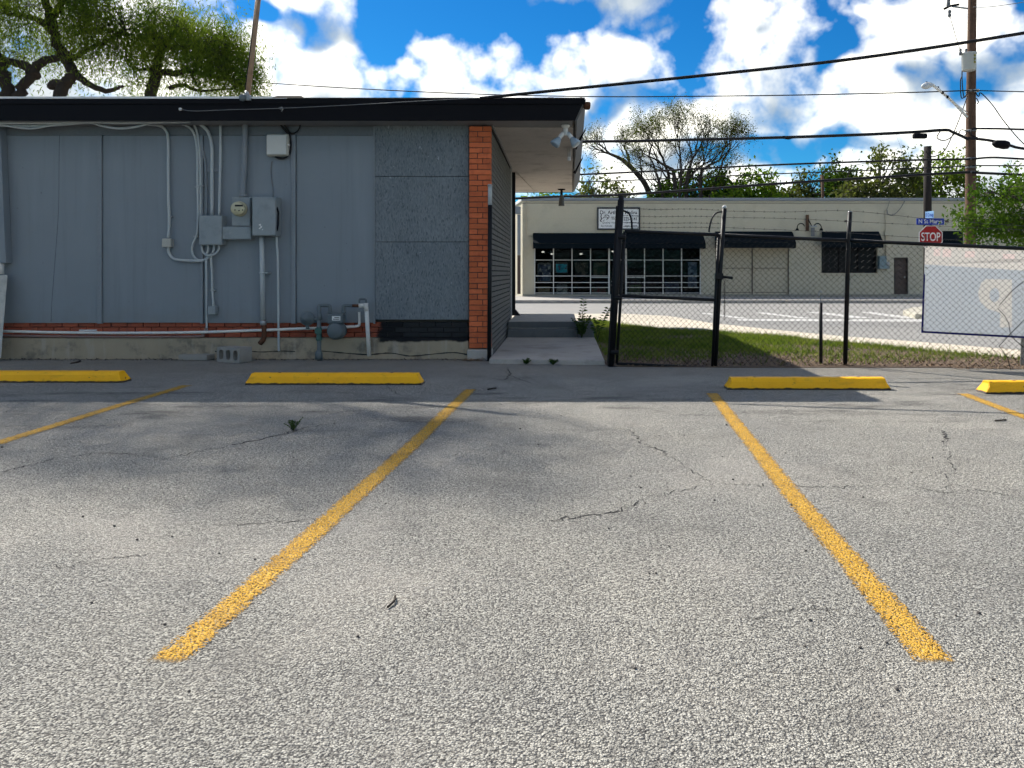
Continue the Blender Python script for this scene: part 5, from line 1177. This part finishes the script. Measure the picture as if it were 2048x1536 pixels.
for a_, b_, y_ in [(1222, 1228, 434.5), (1229, 1236, 434.5), (1223, 1233, 438), (1238, 1244, 445.6), (1249, 1256, 445.6), (1257, 1263, 445.6), (1264, 1273, 445.6), (1249, 1259, 452), (1261, 1274, 452)]:   # print too small to read
    MB().box(sxp(a_), sxp(b_), DS - .0735, DS - .0712, szp(y_ + .8), szp(y_ - .6)).build('small_print', INK, sg)
MB().box(sxp(1246), sxp(1275), DS - .0735, DS - .0712, szp(432.1), szp(431.3)).build('rule_line', INK, sg)
for pts, r in [([(1203, 429), (1202, 433), (1203, 438), (1201, 441), (1203, 444)], .9), ([(1205, 437), (1209, 434), (1214, 434.5), (1216, 437)], .7), ([(1209, 431), (1214, 430), (1218, 432.5), (1217, 436), (1213, 439)], .7), ([(1206, 442), (1209, 440)], .4)]:
    MB().tube(smooth([W(x, y, DS - .075) for x, y in pts], 4), S(r, DS), 5).build('logo_stroke', INK, sg)

# ================================================================== street signs
DG = 21.0
ssn = thing('stop_sign', 'red octagonal STOP sign on a post behind the fence', 'sign', Vector((sxp(1858, DG), DG, .03)))
cxp, cyp, rp = 1861.5, 474.5, 25.6
oc = [(sxp(cxp + rp * math.cos(a), DG), szp(cyp + rp * math.sin(a), DG)) for a in [math.pi / 8 + k * math.pi / 4 for k in range(8)]]
oi = [(sxp(cxp + rp * .93 * math.cos(a), DG), szp(cyp + rp * .93 * math.sin(a), DG)) for a in [math.pi / 8 + k * math.pi / 4 for k in range(8)]]
MB().prism(oc, DG, DG + .006).build('white_plate', SIGNWHITE, ssn); MB().prism(oi, DG - .004, DG - .001).build('red_face', SIGNRED, ssn)
text_part('STOP', 'lettering', SIGNWHITE, ssn, Vector((sxp(1861.5, DG), DG - .006, szp(481.5, DG))), S(16.5, DG), S(38, DG), .012)
MB().tube([Vector((sxp(1856, DG), DG + .045, -.02)), Vector((sxp(1861, DG), DG + .045, szp(430, DG)))], .032, 8).build('post', BLACKM, ssn)
MB().prism([(sxp(1840, DG), szp(486, DG)), (sxp(1853, DG), szp(486, DG)), (sxp(1853, DG), szp(494, DG))], DG - .008, DG - .0045).build('lower_corner', SIGNRED, ssn)
nsn = thing('street_name_sign', 'blue street name sign reading N St Marys above the stop sign', 'sign', Vector((sxp(1861, DG), DG, szp(449, DG))))
MB().box(sxp(1833, DG), sxp(1888, DG), DG - .01, DG + .012, szp(449.5, DG), szp(436.8, DG), .003).build('blade', SIGNBLUE, nsn)
text_part('N St Marys', 'lettering', SIGNWHITE, nsn, Vector((sxp(1860.5, DG), DG - .0125, szp(446.6, DG))), S(8.0, DG), S(47, DG), .008)
nsn = thing('street_name_sign', 'pale street name sign turned side-on at the post top', 'sign', Vector((sxp(1859, DG), DG + .02, szp(436, DG))))
q0, q1, q2, q3 = W(1850.5, 436.2, DG + .13), W(1867.5, 436.0, DG - .13), W(1867.5, 421.5, DG - .13), W(1850.5, 423.5, DG + .13); tk = Vector((.012, .016, 0))
MB().add([q0, q1, q2, q3, q0 + tk, q1 + tk, q2 + tk, q3 + tk], [(0, 1, 2, 3), (7, 6, 5, 4), (0, 4, 5, 1), (1, 5, 6, 2), (2, 6, 7, 3), (3, 7, 4, 0)]).build('blade', SIGNPALE, nsn)
text_part('E Craig', 'lettering', SIGNBLUE, nsn, (q0 + q1) / 2 + Vector((-.004, -.006, S(3.2, DG))), S(7.0, DG), (q1 - q0).length * .84, .01, rotz=math.atan2(q1.y - q0.y, q1.x - q0.x))

# ================================================================== utility poles and overhead lines
DP = 20.0
up_ = thing('utility_pole', 'tall brown wooden utility pole carrying many cables', 'utility pole', Vector((sxp(1942, DP), DP + .14, -.1)))
pz = [W(1938, 700, DP + .14), W(1941, 430, DP + .14), W(1942, 200, DP + .14), W(1944.5, 0, DP + .14), W(1946, -170, DP + .14)]
pz[0] = Vector((pz[0].x, DP + .14, -.15))
MB().tube(pz, [.155, .140, .122, .105, .095], 14).build('shaft', WOODPOLE, up_)
MB().tube([W(1935, 17, DP), W(1905, 13, DP - .1)], .025, 6).build('cutout_arm', COPING, up_)
MB().lathe(W(1897, 3, DP - .1), (.05, 0, 1), [(-.16, .03), (-.1, .05), (0, .045), (.1, .05), (.25, .04)], 10).build('cutout_insulator', GREYC, up_)
MB().tube([W(1888, 18, DP - .1), W(1900, 12, DP - .1), W(1918, 9, DP - .1)], .03, 6).build('cutout_bar', FASCIA, up_)
MB().lathe(W(1899, 20, DP - .1), (0, 0, -1), [(0, .03), (.05, .05), (.1, .03), (.15, .05), (.2, .02)], 10).build('arrester', GREYC, up_)
MB().tube([W(1900, 33, DP - .1), W(1912, 75, DP - .05), W(1920, 99, DP - .2)], .008, 5).build('jumper', BLACKC, up_)
for pts in ([(1924, 110), (1924, 150), (1921, 160), (1922, 192), (1926, 196), (1935, 188)], [(1926, 112), (1924, 155), (1928, 194), (1936, 182)], [(1935, 192), (1927, 215), (1916, 245), (1905, 270), (1890, 300), (1872, 312), (1860, 312), (1851, 302)],
            [(1950, 182), (1957, 193), (1962, 186), (1985, 210), (2010, 245), (2048, 288), (2120, 350)], [(1936, 262), (1922, 260), (1918, 270), (1926, 274), (1934, 266)], [(1880, 263), (1874, 275), (1886, 281), (1900, 276), (1914, 262)], [(1950, 255), (1942, 262), (1944, 271), (1955, 275)], [(1953, 196), (1957, 204), (1954, 208)]):
    MB().tube(smooth([W(x, y, DP) for x, y in pts], 5), .014, 5).build('loop_wire', BLACKC, up_)
for y in (183, 262, 318, 335, 345): MB().lathe(W(1941 + (400 - y) * .006, y, DP + .14), (0, 0, 1), [(-.03, .137), (.03, .134)], 14).build('pole_band', GREYC, up_)
MB().box(sxp(1948, DP), sxp(1958, DP), DP - .02, DP + .03, szp(184, DP), szp(178, DP)).build('bracket', GALV, up_)
tf = thing('transformer', 'pale grey cylindrical transformer hung on the utility pole', 'transformer', W(1937, 140, DP - .15))
MB().lathe(W(1938, 141, DP - .16), (0, 0, 1), [(0, .165), (.01, .175), (.42, .175), (.43, .19), (.46, .19), (.48, .12)], 22).build('tank', M('transformer_grey', (.50, .52, .50), .45, .08, 5), tf)
for x in (1921, 1932): MB().lathe(W(x, 106, DP - .16), (0, 0, 1), [(-.06, .03), (0, .045), (.04, .025), (.08, .04), (.12, .015)], 10).build('bushing', GREYC, tf)
YST = M('yellow_stencil', (.30, .27, .05), .6)
for i in range(3): MB().box(sxp(1934, DP), sxp(1937.5, DP), DP - .344, DP - .333, szp(120 + i * 6.5, DP), szp(116 + i * 6.5, DP)).build('stencil_mark', YST, tf)
sl = thing('street_lamp', 'white cobra-head street lamp on a slanting arm from the utility pole', 'street lamp', W(1934, 235, DP))
MB().tube(smooth([W(1934, 234, DP), W(1905, 203, DP - .4), W(1878, 180, DP - .8), W(1862, 168, DP - 1.0), W(1856, 169, DP - 1.05)], 5), .035, 8).build('arm', LABELW, sl)
MB().tube([W(1934, 225, DP), W(1900, 199, DP - .4)], .018, 6).build('arm_brace', LABELW, sl)
MB().lathe(W(1864, 169.5, DP - 1.0), (W(1838, 174, DP - 1.25) - W(1864, 169.5, DP - 1.0)), [(0, .035), (.06, .06), (.16, .085), (.26, .085), (.36, .06), (.42, .02)], 14).build('lamp_head', M('lamp_head_grey', (.62, .63, .63), .4, .08, 8), sl)
MB().lathe(W(1853, 168, DP - 1.1), (0, 0, 1), [(0, .03), (.05, .03), (.06, .015)], 8).build('photocell', FASCIA, sl)
for x, y in [(1876, 178), (1885, 187), (1895, 196)]: MB().lathe(W(x, y - 1, DP - .75), (0, 0, 1), [(-.02, .03), (.05, .03)], 8).build('arm_clamp', FASCIA, sl)
sp_ = tag(MB().tube([Vector((sxp(1856, 24), 24, -.1)), W(1855, 400, 24), W(1855, 293, 24)], [.135, .122, .112], 12).build('cut_pole', DARKWOOD), 'shorter dark cut-off wooden pole behind the street name sign', 'utility pole')
tag(MB().tube([Vector((sxp(1645, 44), 49, -.1)), W(1646, 398, 49), W(1644, 350, 49)], [.14, .11, .10], 8).build('distant_pole', WOODPOLE), 'slim brown pole rising behind the shop roof among trees', 'utility pole')

def line(label, pts, r, mat=BLACKC, name='overhead_cable', cat='cable'):
    P = smooth([W(*p) for p in pts], 8); return tag(MB().tube(P, r, 6, caps=False).build(name, mat), label, cat)
line('thick black service cable rising to the right across the sky', [(960, 196.5, 9.20), (1100, 182, 9.05), (1420, 149.5, 8.8), (1720, 116, 8.6), (2048, 66, 8.4), (2400, 5, 8.2)], .0195)
line('thin service wire running along the fascia to its hook', [(362, 219, 9.31), (390, 222, 9.305), (460, 219.5, 9.305), (563, 216.5, 9.28), (700, 210, 9.25), (850, 201.5, 9.22), (970, 195.5, 9.20)], .0042, GREYC)
line('thin high wire crossing the sky just above the roof', [(300, 142, 27), (525, 165, 25), (850, 184, 23.5), (1165, 193, 22), (1500, 191.5, 21), (1780, 186, 20.3), (1940, 181, 20)], .016)
line('thick bundled phone cable with a splice loop before the trees', [(700, 281, 23), (1160, 283, 22), (1400, 279, 21.2), (1560, 275, 20.8), (1720, 269.5, 20.4), (1830, 264, 20.2), (1890, 260, 20), (1905, 264, 20), (1938, 279, 19.85)], .042)
line('cable passing across the tree tops below the bundled cable', [(700, 362, 23), (1160, 349, 22), (1520, 331, 21), (1800, 321, 20.3), (1940, 318, 20)], .026)
line('thinner cable running below the tree-top cable', [(700, 374, 23), (1160, 364, 22), (1520, 349, 21), (1800, 338, 20.3), (1940, 332, 20)], .016)
line('lowest thick cable passing just above the shop roof', [(600, 425, 23), (1030, 397, 22.5), (1250, 389, 22), (1560, 367, 21), (1800, 352, 20.3), (1940, 344, 20)], .036)
line('wire leaving the pole to the right at the top', [(1946, 14, 19.9), (1975, 14, 19.6), (2010, 10, 19.3), (2048, 4, 19), (2150, -14, 18)], .009, GREYC)
line('thin high wire leaving the pole to the right', [(1944, 181, 20), (2048, 183.5, 19.4), (2300, 190, 18)], .014)
line('thick cable leaving the pole right above the splice case', [(1944, 257, 20), (2000, 257.5, 19.7), (2048, 259, 19.4), (2300, 266, 18)], .026)
line('paired cable sloping right past the splice case', [(1936, 276, 19.85), (1980, 281, 19.7), (2020, 291, 19.5), (2060, 299, 19.3), (2300, 330, 18)], .036)
line('cable leaving the pole right below the splice case', [(1944, 318, 20), (1985, 315, 19.7), (2048, 318, 19.4), (2300, 330, 18)], .026)
line('thin cable leaving the pole right above the leafy branches', [(1944, 331, 20), (2048, 331.5, 19.4), (2300, 333, 18)], .016)
line('lowest thick cable leaving the pole right through the leaves', [(1944, 345, 20), (2048, 350, 19.4), (2300, 362, 18)], .034)
spc = tag(MB().lathe(W(1986, 287, 19.6), (1, 0, -.12), [(0, .05), (.08, .10), (.30, .12), (.40, .10), (.46, .03)], 12).build('splice_case', FASCIA), 'black lumpy cable splice case hanging right of the pole', 'splice case')
tag(MB().box(sxp(1825, 20.1), sxp(1852, 20.1), 20.0, 20.14, szp(277.5, 20.1), szp(267.5, 20.1)).build('terminal_box', FASCIA, bevel=.03), 'small dark terminal box hanging under the bundled cable', 'splice case')
lpm = MB()
for k in range(4): lpm.tube(smooth([W(1557, 276, 20.8), W(1566, 272.5 + k * 1.5, 20.75), W(1578, 273.5 + k * 1.6, 20.75), W(1588, 275, 20.7)], 5), .012, 5)
tag(lpm.build('cable_loop', BLACKC), 'coiled loop of spare wire on the bundled phone cable', 'cable')

# ================================================================== trees
def nearest(pts, p):
    d = ((pts - p) ** 2).sum(1); return pts[int(d.argmin())]
def tree(name, label, base, limbs, blobs, leafmat, bark, leafL=.12, leafW=.035, droop=.6, clump_r=.4, per=70, twig_r=.012, group=None, seed=0, shell=.35, hang=0.0, twigs=True):
    """limbs: list of (points, r0, r1); blobs: (centre, (rx, ry, rz), n clumps)"""
    r_ = np.random.default_rng(seed); rr = random.Random(seed)
    t = thing(name, label, 'tree', base, group); wood = MB(); allp = []
    for pts, r0, r1 in limbs:
        P = smooth(pts, 6); k = len(P)
        P = [p + Vector((rr.gauss(0, r0 * .15), rr.gauss(0, r0 * .15), rr.gauss(0, r0 * .1))) for p in P]
        wood.tube(P, [r0 + (r1 - r0) * i / (k - 1) for i in range(k)], 8); allp += [tuple(p) for p in P]
    wood.build('trunk', bark, t, fix=False)
    A = np.array(allp); Cs = []
    for c, rad, n in blobs:
        q = r_.normal(size=(n, 3)); q /= np.linalg.norm(q, axis=1, keepdims=True); q *= (shell + (1 - shell) * r_.random((n, 1)) ** .6)
        Cs.append(np.array(c) + q * np.array(rad))
    Cs = np.concatenate(Cs); tw = MB(); tips = []
    for c in Cs:
        a = nearest(A, c); m_ = a * .5 + c * .5 + np.array((rr.gauss(0, .15), rr.gauss(0, .15), .10 + .12 * rr.random())) * np.linalg.norm(c - a)
        if twigs: tw.tube([Vector(a), Vector(m_), Vector(c)], [twig_r * 1.6, twig_r, twig_r * .4], 4, caps=False)
        for _ in range(3):
            e = c + r_.normal(size=3) * clump_r * .9; tw.tube([Vector(m_ * .3 + c * .7), Vector(e)], [twig_r * .5, twig_r * .2], 3, caps=False)
    tw.build('branches', bark, t, fix=False)
    N = len(Cs) * per; idx = np.repeat(np.arange(len(Cs)), per)
    off = r_.normal(size=(N, 3)) * clump_r * .62
    if hang: off[:, 2] = off[:, 2] * (1 + hang) - hang * clump_r * .3; off[:, :2] *= .8
    C = Cs[idx] + off; Dv = r_.normal(size=(N, 3)); Dv[:, 2] -= droop * 1.2
    L = leafL * r_.uniform(.6, 1.3, N); V = leaf_quads(C, Dv, L, leafW * r_.uniform(.7, 1.3, N), .15)
    me = fast_mesh('crown', V, np.arange(4 * N).reshape(-1, 4), 4); me.materials.append(leafmat); link(bpy.data.objects.new('crown', me), t); return t
DT = 18.0
def T(px, py, d=0): return W(px, py, DT + d)
baseA = Vector((sxp(95, DT), DT, 0))
tree('mesquite_tree', 'big dark-limbed feathery tree behind the roof at the left edge', baseA,
     [([baseA + Vector((-.9, 0, -.1)), T(28, 260), T(40, 185), T(62, 152), T(78, 128), T(105, 118), T(128, 112)], .14, .08),
      ([T(70, 150), T(40, 128), T(10, 120), T(-40, 95)], .13, .05), ([T(20, 200), T(8, 150), T(-5, 110), T(-60, 40)], .16, .06),
      ([baseA + Vector((.3, .1, -.1)), T(118, 260), T(124, 180), T(145, 150), T(134, 118), T(112, 82), T(104, 45), T(92, 5), T(70, -60), T(60, -180), T(50, -330), T(120, -480), T(140, -560)], .16, .04),
      ([T(126, 172), T(112, 166), T(101, 175)], .11, .10), ([T(138, 132), T(165, 160), T(205, 180), T(228, 179), T(246, 172)], .10, .03), ([T(128, 104), T(150, 114), T(175, 98), T(210, 84), T(250, 60)], .09, .03),
      ([T(106, 60), T(80, 42), T(50, 32), T(10, 28)], .10, .03), ([T(104, 40), T(120, 10), T(150, -30), T(170, -120), T(190, -260)], .09, .03), ([T(60, -180), T(0, -260), T(-60, -380)], .09, .03), ([T(60, -250), T(160, -380), T(240, -540)], .07, .02)],
     [(T(90, 0), (2.0, 1.4, 1.1), 75), (T(30, 60), (1.6, 1.2, .8), 36), (T(190, 55), (1.1, 1.0, .8), 40), (T(-80, 20), (1.5, 1.5, 1.6), 40), (T(170, -110), (1.7, 1.5, 1.2), 50), (T(20, -160), (2.0, 1.6, 1.6), 50), (T(220, 112), (.5, .6, .3), 10), (T(20, 115), (.7, .7, .4), 8),
      (T(40, -600), (2.3, 1.5, 1.0), 46), (T(-70, -560), (1.8, 1.5, 1.0), 34), (T(110, -610), (1.5, 1.3, .8), 18), (T(20, -430), (1.8, 1.2, .9), 22)],
     LEAF_M, BARK, .11, .021, .9, .38, 150, .010, seed=11, hang=.8)
baseB = Vector((sxp(300, DT), DT + .5, 0))
tree('mesquite_tree', 'lighter feathery tree behind the roof left of the timber mast', baseB,
     [([baseB + Vector((0, 0, -.1)), T(296, 260, .5), T(302, 186, .5), T(308, 160, .5), T(310, 140, .5), T(316, 128, .5)], .16, .10), ([T(310, 150, .5), T(330, 144, .5), T(355, 147, .4), T(382, 141, .3), T(410, 150, .3), T(460, 160, .2)], .10, .03),
      ([T(382, 141, .3), T(388, 160, .3), T(400, 178, .3)], .05, .02), ([T(340, 176, .5), T(365, 170, .4), T(400, 182, .3), T(470, 176, .2)], .06, .02), ([T(316, 128, .5), T(322, 100, .5), T(345, 70, .4), T(350, 40, .4)], .10, .03), ([T(312, 135, .5), T(280, 140, .5), T(255, 130, .5)], .05, .02), ([T(330, 95, .4), T(400, 95, .2), T(450, 90, .2)], .06, .02)],
     [(T(350, 75, .4), (1.15, 1.0, .5), 52), (T(320, 42, .4), (.75, .7, .3), 20), (T(430, 95, .2), (.95, .9, .45), 40), (T(470, 135, .2), (.65, .7, .5), 34), (T(285, 85, .5), (.7, .7, .45), 24), (T(400, 128, .2), (.9, .7, .3), 16), (T(505, 165, .1), (.22, .4, .3), 9), (T(350, 168, .4), (1.2, .6, .15), 8)],
     LEAF_M, BARK, .11, .021, .9, .33, 150, .009, seed=12, hang=.8)
# right-hand leafy tree in front of the shop
DRt = 16.0
def TR(px, py, d=0): return W(px, py, DRt + d)
bR = Vector((sxp(2130, DRt), DRt, 0))
tree('broadleaf_tree', 'bright broad-leaved tree reaching into the photo at the right edge', bR,
     [([bR, TR(2125, 560), TR(2110, 450), TR(2090, 380)], .12, .06), ([TR(2120, 520), TR(2060, 460), TR(2000, 450), TR(1960, 455)], .05, .012), ([TR(2110, 450), TR(2040, 400), TR(1985, 385)], .05, .012)],
     [(TR(2060, 395), (.95, .8, .55), 50), (TR(2020, 450), (.80, .7, .34), 40), (TR(1965, 452), (.42, .4, .25), 16), (TR(2110, 480), (1.0, .9, .7), 40), (TR(1985, 385), (.42, .4, .30), 12), (TR(1920, 432), (.16, .2, .10), 4)],
     LEAF_R, BARKG, .085, .048, .3, .22, 44, .008, seed=13)
# trees behind the shop
DB_ = 52.0
def TB(px, py, d=0): return W(px, py, DB_ + d)
def leafy(label, cx, top, w, mat, seed, d=0, dens=1.0, bark=BARKG, name='leafy_tree', leaf=.30, per=55):
    b = Vector((sxp(cx, DB_ + d), DB_ + d, -.1)); hh = TB(cx, top, d).z; hb = 3.6
    rx = S(w / 2, DB_ + d)
    limbs = [([b, b + Vector((.1, 0, hh * .35)), b + Vector((-.1, 0, hh * .7))], .25, .08)]
    for s in (-1, 1): limbs.append(([b + Vector((0, 0, hh * .4)), b + Vector((s * rx * .5, .3, hh * .62)), b + Vector((s * rx * .75, .2, hh * .75))], .10, .03))
    cz = (hh + hb) / 2; rz = (hh - hb) / 2
    bl = [((b.x, b.y, cz), (rx * .8, 1.8, rz * .95), int(46 * dens)), ((b.x - rx * .55, b.y - .3, cz - rz * .35), (rx * .5, 1.4, rz * .65), int(24 * dens)), ((b.x + rx * .55, b.y - .3, cz - rz * .3), (rx * .5, 1.4, rz * .65), int(24 * dens))]
    return tree(name, label, b, limbs, bl, mat, bark, leaf, leaf * .55, .3, .55, per, .03, 'trees behind the shop roof', seed, shell=.2)
leafy('open grey-green tree behind the shop just right of the eave', 1195, 325, 150, LEAF_S, 21, 0, .9, per=34)
leafy('dark green bushy tree under the bare crown behind the shop', 1395, 318, 200, LEAF_D, 22, -1, 1.3)
leafy('bright green rounded tree behind the shop roof, mid photo', 1508, 332, 125, LEAF_B, 23, -2, 1.2)
leafy('low bright green bush at the foot of the dark tree behind the shop', 1452, 366, 90, LEAF_B, 24, -3, .7)
leafy('dark brown-green tree behind the shop left of the slim brown pole', 1590, 338, 100, LEAF_S, 25, 3, .9)
leafy('dark evergreen tree behind the shop right of the slim brown pole', 1672, 315, 125, LEAF_D, 26, 2, 1.2)
leafy('yellow-green open tree behind the shop near the cut-off pole', 1765, 278, 185, LEAF_S, 27, -2, 1.3, per=44)
leafy('green tree behind the shop between the two wooden poles', 1885, 282, 160, LEAF_M, 28, -1, 1.0, per=44)
leafy('pale green tree under the eave behind the shop corner', 1075, 383, 110, LEAF_B, 29, -1, .6)
leafy('green tree behind the shop at the far right', 2030, 330, 190, LEAF_B, 30, 4, .8)
# bare crowned tree: recursive limbs with sparse young leaves
def bare_tree(label, base, stems, leafmat, seed):
    rr = random.Random(seed); r_ = np.random.default_rng(seed); t = thing('bare_tree', label, 'tree', base, 'trees behind the shop roof'); wood = MB(); tw = MB(); ends = []
    def branch(p, d, L, r, depth):
        q1 = p + d * L * .5 + Vector((rr.gauss(0, .05), rr.gauss(0, .06), 0)) * L; q2 = p + d * L + Vector((rr.gauss(0, .09), rr.gauss(0, .06), .04)) * L
        (wood if depth > 3 else tw).tube([p, q1, q2], [r, r * .85, r * .68], 6 if depth > 3 else 3, caps=False)
        if depth <= 2: ends.append(tuple(q2)); ends.append(tuple(q1))
        if depth == 0: return
        for k in range(rr.choice((2, 2, 3)) if depth > 1 else 2):
            ax = Vector((rr.gauss(0, 1), rr.gauss(0, .6), rr.gauss(0, .4))); nd_ = (d + ax.normalized() * rr.uniform(.30, .62) + Vector((0, 0, .10))).normalized()
            branch(q2 if k == 0 or rr.random() < .6 else q1, nd_, L * rr.uniform(.70, .92), r * .62, depth - 1)
    for pts, r0, L in stems:
        P = smooth(pts, 5); k = len(P); wood.tube(P, [r0 * (1 - .45 * i / (k - 1)) for i in range(k)], 8)
        branch(P[-1], (P[-1] - P[-3]).normalized(), L, r0 * .55, 7)
        branch(P[len(P) * 2 // 3], ((P[-1] - P[-3]).normalized() + Vector((rr.choice((-.8, .8)), 0, .2))).normalized(), L * .9, r0 * .42, 6)
        branch(P[len(P) // 2], ((P[-1] - P[-3]).normalized() + Vector((rr.choice((-1.0, 1.0)), 0, .1))).normalized(), L * .8, r0 * .36, 5)
    wood.build('trunk', BARK, t, fix=False); tw.build('branches', BARK, t, fix=False)
    E = np.array(ends); E = E[r_.random(len(E)) < .45]; N = len(E) * 2; C = np.repeat(E, 2, 0) + r_.normal(size=(N, 3)) * .25
    Dv = r_.normal(size=(N, 3)); L = r_.uniform(.07, .15, N); me = fast_mesh('crown', leaf_quads(C, Dv, L, L * .5, .2), np.arange(4 * N).reshape(-1, 4), 4); me.materials.append(leafmat); link(bpy.data.objects.new('crown', me), t)
bb = Vector((sxp(1340, DB_ - 2), DB_ - 2, -.1))
def TC(px, py): return W(px, py, DB_ - 2)
bare_tree('tall nearly bare tree with upright dark limbs behind the shop', bb, [([bb + Vector((1.0, 0, 0)), TC(1372, 440), TC(1374, 360), TC(1380, 335)], .18, 1.0), ([bb, TC(1350, 440), TC(1348, 350), TC(1338, 335)], .18, 1.0), ([bb + Vector((1.6, 0, 0)), TC(1400, 440), TC(1402, 350), TC(1412, 335)], .16, .95), ([bb + Vector((.4, .4, 0)), TC(1358, 430), TC(1362, 350), TC(1362, 330)], .14, 1.0), ([bb + Vector((1.9, .3, 0)), TC(1412, 430), TC(1428, 370), TC(1438, 345)], .13, .85), ([bb + Vector((-.3, .3, 0)), TC(1330, 430), TC(1318, 365), TC(1310, 340)], .13, .9)], LEAF_S, 5)
b2 = Vector((sxp(1310, DB_), DB_, -.1))
bare_tree('nearly bare tree bending left behind the shop', b2, [([b2, W(1306, 430, DB_), W(1294, 376, DB_), W(1272, 345, DB_), W(1248, 322, DB_), W(1242, 318, DB_)], .24, .82), ([b2 + Vector((.8, .2, 0)), W(1330, 430, DB_), W(1338, 360, DB_), W(1330, 330, DB_)], .16, 1.0)], LEAF_S, 6)

# ================================================================== grass and leaf litter on the verge
def in_verge(x, y):
    # between the fence line and the sidewalk's inner edge
    for i in range(n_lo - 1):
        a, b = lo[i], lo[i + 1]
        if a.x <= x <= b.x: return y < a.y + (b.y - a.y) * (x - a.x) / (b.x - a.x) + .03
    return False
n_lo = len(lo)
pts = []
while len(pts) < 31000:
    x = random.uniform(.4, 8.5); y = random.uniform(8.95, 18.0)
    if not in_verge(x, y): continue
    if x > CX and False: continue
    if x < .58 and y < 13.3: continue
    dens = 1.0 if y > 11.6 else max(.05, (y - 8.95) / 2.6) ** 1.25
    k = .5 + .5 * math.sin(x * 2.1 + math.sin(y * 1.7) * 1.5) * math.cos(y * 1.9 + x * .4)
    if random.random() < dens * (.06 + .94 * k ** 1.4): pts.append((x, y))
P = np.array(pts); N = len(P); hgt = rng.uniform(.03, .095, N) * np.where(rng.random(N) < .05, 1.7, 1.0); a = rng.uniform(0, 2 * np.pi, N); w = rng.uniform(.004, .008, N)
bx, by = np.cos(a) * w, np.sin(a) * w; ln = rng.normal(0, .45, (N, 2)) * hgt[:, None]
V = np.stack([np.column_stack([P[:, 0] - bx, P[:, 1] - by, np.full(N, .004)]), np.column_stack([P[:, 0] + bx, P[:, 1] + by, np.full(N, .004)]), np.column_stack([P[:, 0] + ln[:, 0], P[:, 1] + ln[:, 1], hgt])], 1).reshape(-1, 3)
me = fast_mesh('grass', V, np.arange(3 * N).reshape(-1, 3), 3); me.materials.append(GRASSM); o = bpy.data.objects.new('grass', me); link(o); o['kind'] = 'stuff'; o['label'] = 'patchy green grass growing on the verge behind the fence'; o['category'] = 'grass'
def smp_verge():
    while True:
        x = random.uniform(.6, 7.5); y = 8.84 + abs(random.gauss(0, .95)) - (.25 if x > 4.6 else 0)
        if y < 12: return (x, y, .006)
litter('leaf_litter', 'brown dead leaves scattered along the foot of the fence', 9000, smp_verge, LITTERM, .015, .05)
